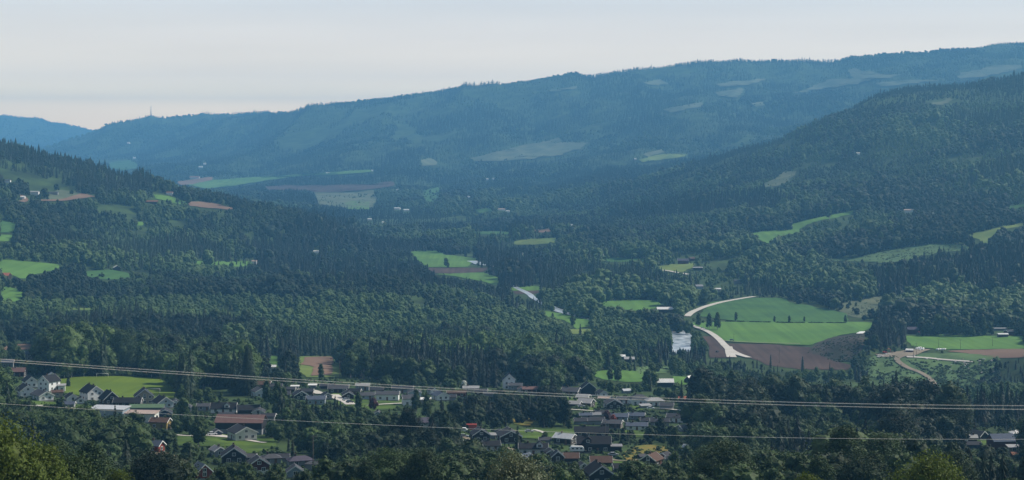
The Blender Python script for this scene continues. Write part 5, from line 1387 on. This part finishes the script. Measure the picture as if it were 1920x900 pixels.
def mast(px, Yd, h, w0, lab):
    zg = float(Zat(px, Yd)); x = (px - IW/2) / F * Yd
    e = bpy.data.objects.new('radio_mast', None); COL.objects.link(e); e.location = (x, Yd, zg); tag(e, lab, 'radio mast')
    b = PB(); n = 12
    for i in range(4):
        sx, sy = ((-1,-1),(1,-1),(1,1),(-1,1))[i]
        tube('leg', [(sx*w0, sy*w0, -3), (sx*w0*.45, sy*w0*.45, h*.8)], w0*.16, M['steel'], e, 4)
    P = []
    for k in range(n):
        z0, z1 = h*.8*k/n, h*.8*(k+1)/n; r0, r1 = w0*(1-.55*k/n), w0*(1-.55*(k+1)/n)
        s = 1 if k % 2 else -1
        P += [(s*r0, -r0, z0), (-s*r1, -r1, z1)]
    tube('lattice_brace', P, w0*.1, M['steel'], e, 3)
    tube('antenna', [(0, 0, h*.78), (0, 0, h)], w0*.3, M['steel'], e, 5)
mast(283, 13500, 80, 4.6, 'tall lattice radio mast on the rounded far hill at left')
mast(610, 10850, 32, 1.6, 'small faint mast on the crest of the long main ridge')

# ------------------------------------------------------------------ vehicles and small things
M['paintw'] = mat('white_paint', (.75, .75, .74), .35, .5)
M['paintd'] = mat('dark_paint', (.04, .045, .055), .3, .5)
M['paints'] = mat('silver_paint', (.36, .37, .39), .3, .5)
M['paintr'] = mat('red_paint', (.40, .06, .04), .45, .4)
M['tyre'] = mat('tyre_rubber', (.02, .02, .02), .8, .2)
M['bale'] = mat('white_wrap', (.72, .72, .70), .45, .4)
M['rock'] = mat('pale_rock', (.45, .43, .40), .9, .2, color2=(.32, .30, .28), vscale=1.5)
def prof(side, w, nm, m, parent):
    """side profile (x,z) extruded across w, edges pulled in at the top"""
    n = len(side); zmx = max(p[1] for p in side)
    v = [(x, -w/2*(1 - .12*(z/zmx)**3), z) for x, z in side] + [(x, w/2*(1 - .12*(z/zmx)**3), z) for x, z in side]
    f = [tuple(range(n)), tuple(range(2*n-1, n-1, -1))] + [(i, i+n, (i+1) % n + n, (i+1) % n) for i in range(n)]
    return link(nm, mesh_np(nm, np.array(v), [tuple(reversed(q)) for q in f], [m]), parent)
def wheels(e, xs, w, r, spare=0.0):
    for x in xs:
        for s in (-1, 1):
            o = tube('wheel', [(0, -.1, 0), (0, .1, 0)], r, M['tyre'], e, 14); o.location = (x, s*(w/2-.1), r)
def vehicle(px, py, yaw, paint, kind, label, group=None):
    x, y, z = [float(a[0]) for a in ground_at(px, py)]
    e = bpy.data.objects.new({'car': 'parked_car', 'van': 'parked_van', 'caravan': 'caravan'}[kind], None); COL.objects.link(e)
    e.location = (x, y, z + .1 + float(y/1000)**2*.1 + .4); e.rotation_euler = (0, 0, R(yaw)); tag(e, label, kind, group)
    if kind == 'car':
        prof([(-2.15,.35),(2.1,.35),(2.2,.75),(1.1,.95),(-1.9,1.0),(-2.15,.8)], 1.75, 'body', M[paint], e)
        prof([(-1.75,.98),(1.05,.94),(.45,1.42),(-1.2,1.46)], 1.6, 'windows', M['glass'], e)
        prof([(-1.2,1.44),(.42,1.40),(.38,1.47),(-1.15,1.50)], 1.35, 'roof_panel', M[paint], e)
        wheels(e, (-1.35, 1.35), 1.75, .33)
    elif kind == 'van':
        prof([(-2.6,.4),(2.4,.4),(2.5,.95),(1.9,1.15),(1.3,2.0),(-2.6,2.1)], 1.95, 'body', M[paint], e)
        PB().box(-2.3,1.2,-1.0,1.0,1.3,1.75).build('windows', M['glass'], e)
        wheels(e, (-1.7, 1.6), 1.95, .35)
    else:
        prof([(-2.9,.5),(2.7,.5),(3.1,1.0),(2.8,1.9),(2.2,2.5),(-2.5,2.55),(-3.1,1.7),(-3.1,.8)], 2.3, 'body', M['paintw'], e)
        for wx in (-1.8, 0, 1.7):
            PB().box(wx-.45, wx+.45, -1.19, -1.1, 1.35, 1.9).build('window', M['glass'], e)
        tube('drawbar', [(2.9,0,.55),(4.0,0,.5)], .06, M['steel'], e); wheels(e, (0,), 2.3, .33)
CG = 'cars parked in the village'
vehicle(1082, 850, 0, 'paintw', 'caravan', 'long white caravan parked left of the large black house')
for a in [(1150,857,5,'paints','car','silver and dark car below the cluttered flat-roofed carport'),(1277,852,70,'paintw','car','white car beside the shed with the bright tilted roof'),(920,836,80,'paintw','car','white car squeezed between two black gabled houses'),
          (870,822,10,'paints','car','grey car beside the white canopy, left of the centre cluster'),(656,757,30,'paintd','car','dark car on the pale drive, nearest the lawn'),(649,753,25,'paints','car','grey car on the pale drive'),
          (559,759,5,'paintd','car','dark car on the lawn edge below the black gabled house'),(1220,769,5,'paintw','car','white car in front of the two hipped houses'),(1090,765,20,'paints','car','silver car by the twin light roofs'),
          (992,813,8,'paints','car','silver car on the small lawn at bottom centre'),(398,818,20,'paintw','car','white car at the widening of the pale street'),(10,752,30,'paints','car','grey car at the left end of the village street'),
          (1372,640,0,'paintd','car','dark car on the road beside the roadside poplars'),(1317,618,30,'paintw','car','white car under the roadside poplars'),(1345,662,60,'paintd','car','dark car by the river bank below the poplars'),
          (1896,845,10,'paintr','car','red car at the right-hand farm'),(700,757,0,'paintw','car','white car at the left end of the long white house'),(822,742,10,'paintw','car','white car left of the dark maroon house')]:
    vehicle(*a, group=CG)
vehicle(868, 812, 0, 'paintw', 'van', 'white box van with a bright roof, left of the column-shaped conifer')
vehicle(1140, 766, 15, 'paintw', 'van', 'white van in the pale yard under the power lines')
# red container
def crate(px, py, l, w_, h, m, nm, lab, cat):
    x, y, z = [float(a[0]) for a in ground_at(px, py)]
    e = bpy.data.objects.new(nm, None); COL.objects.link(e); e.location = (x, y, z + .2); tag(e, lab, cat)
    PB().box(-l/2, l/2, -w_/2, w_/2, 0, h).build('body', m, e)
    b = PB()
    for i in range(12): b.box(-l/2 + l*(i+.3)/12, -l/2 + l*(i+.7)/12, -w_/2-.05, -w_/2, .1, h-.1)
    b.build('side_ribs', m, e)
    PB().box(-l/2-.05, l/2+.05, -w_/2-.06, w_/2+.06, h, h+.1).build('lid', m, e)
crate(884, 806, 5, 2.4, 2.5, M['paintr'], 'container', 'red shipping container beside the column-shaped conifer', 'container')
# tractor by the barn and excavator in the yard
def tractor(px, py, lab, dig=False):
    x, y, z = [float(a[0]) for a in ground_at(px, py)]
    e = bpy.data.objects.new('excavator' if dig else 'tractor', None); COL.objects.link(e); e.location = (x, y, z + .6); e.rotation_euler = (0, 0, R(20)); tag(e, lab, 'excavator' if dig else 'tractor')
    if dig:
        PB().box(-2.0, 2.0, -1.3, -.7, 0, .8).box(-2.0, 2.0, .7, 1.3, 0, .8).build('tracks', M['tyre'], e)
        PB().box(-2.2, 1.2, -1.3, 1.3, .9, 2.0).build('body', M['paintr'], e)
        PB().box(-.3, 1.2, -1.3, -.1, 2.0, 3.0).build('cab', M['glass'], e)
        tube('boom', [(1.0, .3, 1.6), (3.4, .3, 4.4), (5.6, .3, 3.2)], .22, M['paintr'], e); tube('dipper_arm', [(5.6, .3, 3.2), (5.2, .3, .9)], .17, M['paintr'], e)
        PB().box(4.5, 5.5, -.2, .8, .1, .9).build('bucket', M['steel'], e)
    else:
        prof([(-1.0,.7),(2.2,.7),(2.2,1.6),(.4,1.7),(-1.0,1.5)], 1.0, 'bonnet', M['paintr'], e)
        PB().box(-1.3, .4, -.8, .8, 1.3, 2.8).build('cab', M['glass'], e); PB().box(-1.4, .5, -.9, .9, 2.8, 2.95).build('cab_roof', M['paintr'], e)
        for s in (-1, 1):
            o = tube('rear_wheel', [(0, -.25, 0), (0, .25, 0)], .9, M['tyre'], e, 16); o.location = (-1.0, s*1.0, .9)
            o = tube('front_wheel', [(0, -.18, 0), (0, .18, 0)], .55, M['tyre'], e, 14); o.location = (1.7, s*.8, .55)
tractor(1724, 629, 'red tractor with a dark cab parked beside the reddish barn')
tractor(1660, 664, 'orange-red excavator standing among the boulders in the gravel yard', True)
# white wrapped bales and boulders
def bale(px, py, r, lab, grp):
    x, y, z = [float(a[0]) for a in ground_at(px, py)]
    n = 14; v = []; 
    for yy, rr in ((-.62, .85), (-.5, 1.0), (.5, 1.0), (.62, .85)):
        v += [(r*rr*math.cos(t), yy*1.1, r + r*rr*math.sin(t)) for t in np.linspace(0, 2*math.pi, n, endpoint=False)]
    f = [(i*n+j, i*n+(j+1)%n, (i+1)*n+(j+1)%n, (i+1)*n+j) for i in range(3) for j in range(n)] + [tuple(range(n))[::-1], tuple(3*n+j for j in range(n))]
    o = link('wrapped_bale', mesh_np('wrapped_bale', np.array(v), f, [M['bale']], smooth=False)); o.location = (x, y, z + .5); o.rotation_euler = (0, 0, random.uniform(0, 3)); tag(o, lab, 'hay bale', grp)
for i in range(16):
    bale(1718 + random.uniform(-2, 14), 656.5 + random.uniform(-2.5, 2.5), .85, 'white wrapped bale in the heap right of the white-roofed yard shed', 'white bales heaped beside the yard shed')
for i in range(9):
    bale(1757 + i * 1.9, 657.5 + random.uniform(-.5, .5), .8, 'white wrapped bale in the short row at the lower edge of the right-hand field', 'white bales in a row on the field edge')
rockv, rockf = ico(2)
for i in range(70):
    if i < 30: px, py = random.uniform(1645, 1668), random.uniform(664, 671)
    elif i < 50: px = random.uniform(1700, 1770); py = 668 + (px - 1700) * .12 + random.uniform(-2, 2)
    else: px = random.uniform(1770, 1870); py = random.uniform(672, 700)
    x, y, z = [float(a[0]) for a in ground_at(px, py)]
    rg = np.random.default_rng(i); v = rockv * (1 + rg.normal(size=(len(rockv), 1)) * .12) * rg.uniform(.5, 1.15) * np.array([1.2, 1, .7])
    o = link('boulder', mesh_np('boulder', v, rockf, [M['rock']])); o.location = (x, y, z + .5)
    g = ('pale boulder in the pile left of the yard shed', 'pale boulder beside the gravel path in the yard', 'pale boulder scattered on the green bank right of the dirt track')[0 if i < 30 else 1 if i < 50 else 2]
    tag(o, g, 'boulder', g.replace('boulder', 'boulders'))
# football goals
def goal(px, py, yaw, lab):
    x, y, z = [float(a[0]) for a in ground_at(px, py)]
    e = bpy.data.objects.new('football_goal', None); COL.objects.link(e); e.location = (x, y, z + .3); e.rotation_euler = (0, 0, R(yaw)); tag(e, lab, 'football goal')
    for s in (-1, 1): tube('post', [(s*3.6, 0, 0), (s*3.6, 0, 2.44)], .09, M['trim'], e)
    tube('crossbar', [(-3.6, 0, 2.44), (3.6, 0, 2.44)], .09, M['trim'], e)
goal(288, 738, 0, 'white football goal near the right corner of the football field')
goal(192, 708.5, 0, 'white football goal at the far side of the football field')
# irrigation tarp / white sheeting on the field edge
x, y, z = ground_at(np.array([1606, 1612, 1622, 1618.]), np.array([627, 624, 623.5, 626.5]))
sh = link('white_sheeting', mesh_np('white_sheeting', np.concatenate([np.stack([x, y, z + .6], -1), np.stack([x, y, z + 1.4], -1)]), [(3,2,1,0),(4,5,6,7),(0,1,5,4),(1,2,6,5),(2,3,7,6),(3,0,4,7)], [M['bale']])); tag(sh, 'white plastic sheeting lying on the field edge above the brown bank', 'sheeting')

# ------------------------------------------------------------------ the air: one box of thin haze round camera and valley
hz = PB().box(-9000, 9000, -1600, 23500, -420, 470)
hm = bpy.data.materials.new('haze_air'); hm.use_nodes = True; t = hm.node_tree; t.nodes.clear()
ho = t.nodes.new('ShaderNodeOutputMaterial'); pv = t.nodes.new('ShaderNodeVolumePrincipled')
pv.inputs['Color'].default_value = HAZE_COLOR; pv.inputs['Density'].default_value = HAZE_DENSITY; pv.inputs['Anisotropy'].default_value = 0.1
t.links.new(pv.outputs[0], ho.inputs['Volume'])
o = hz.build('haze', hm); tag(o, kind='stuff'); o['label'] = 'thin blue haze filling the valley'
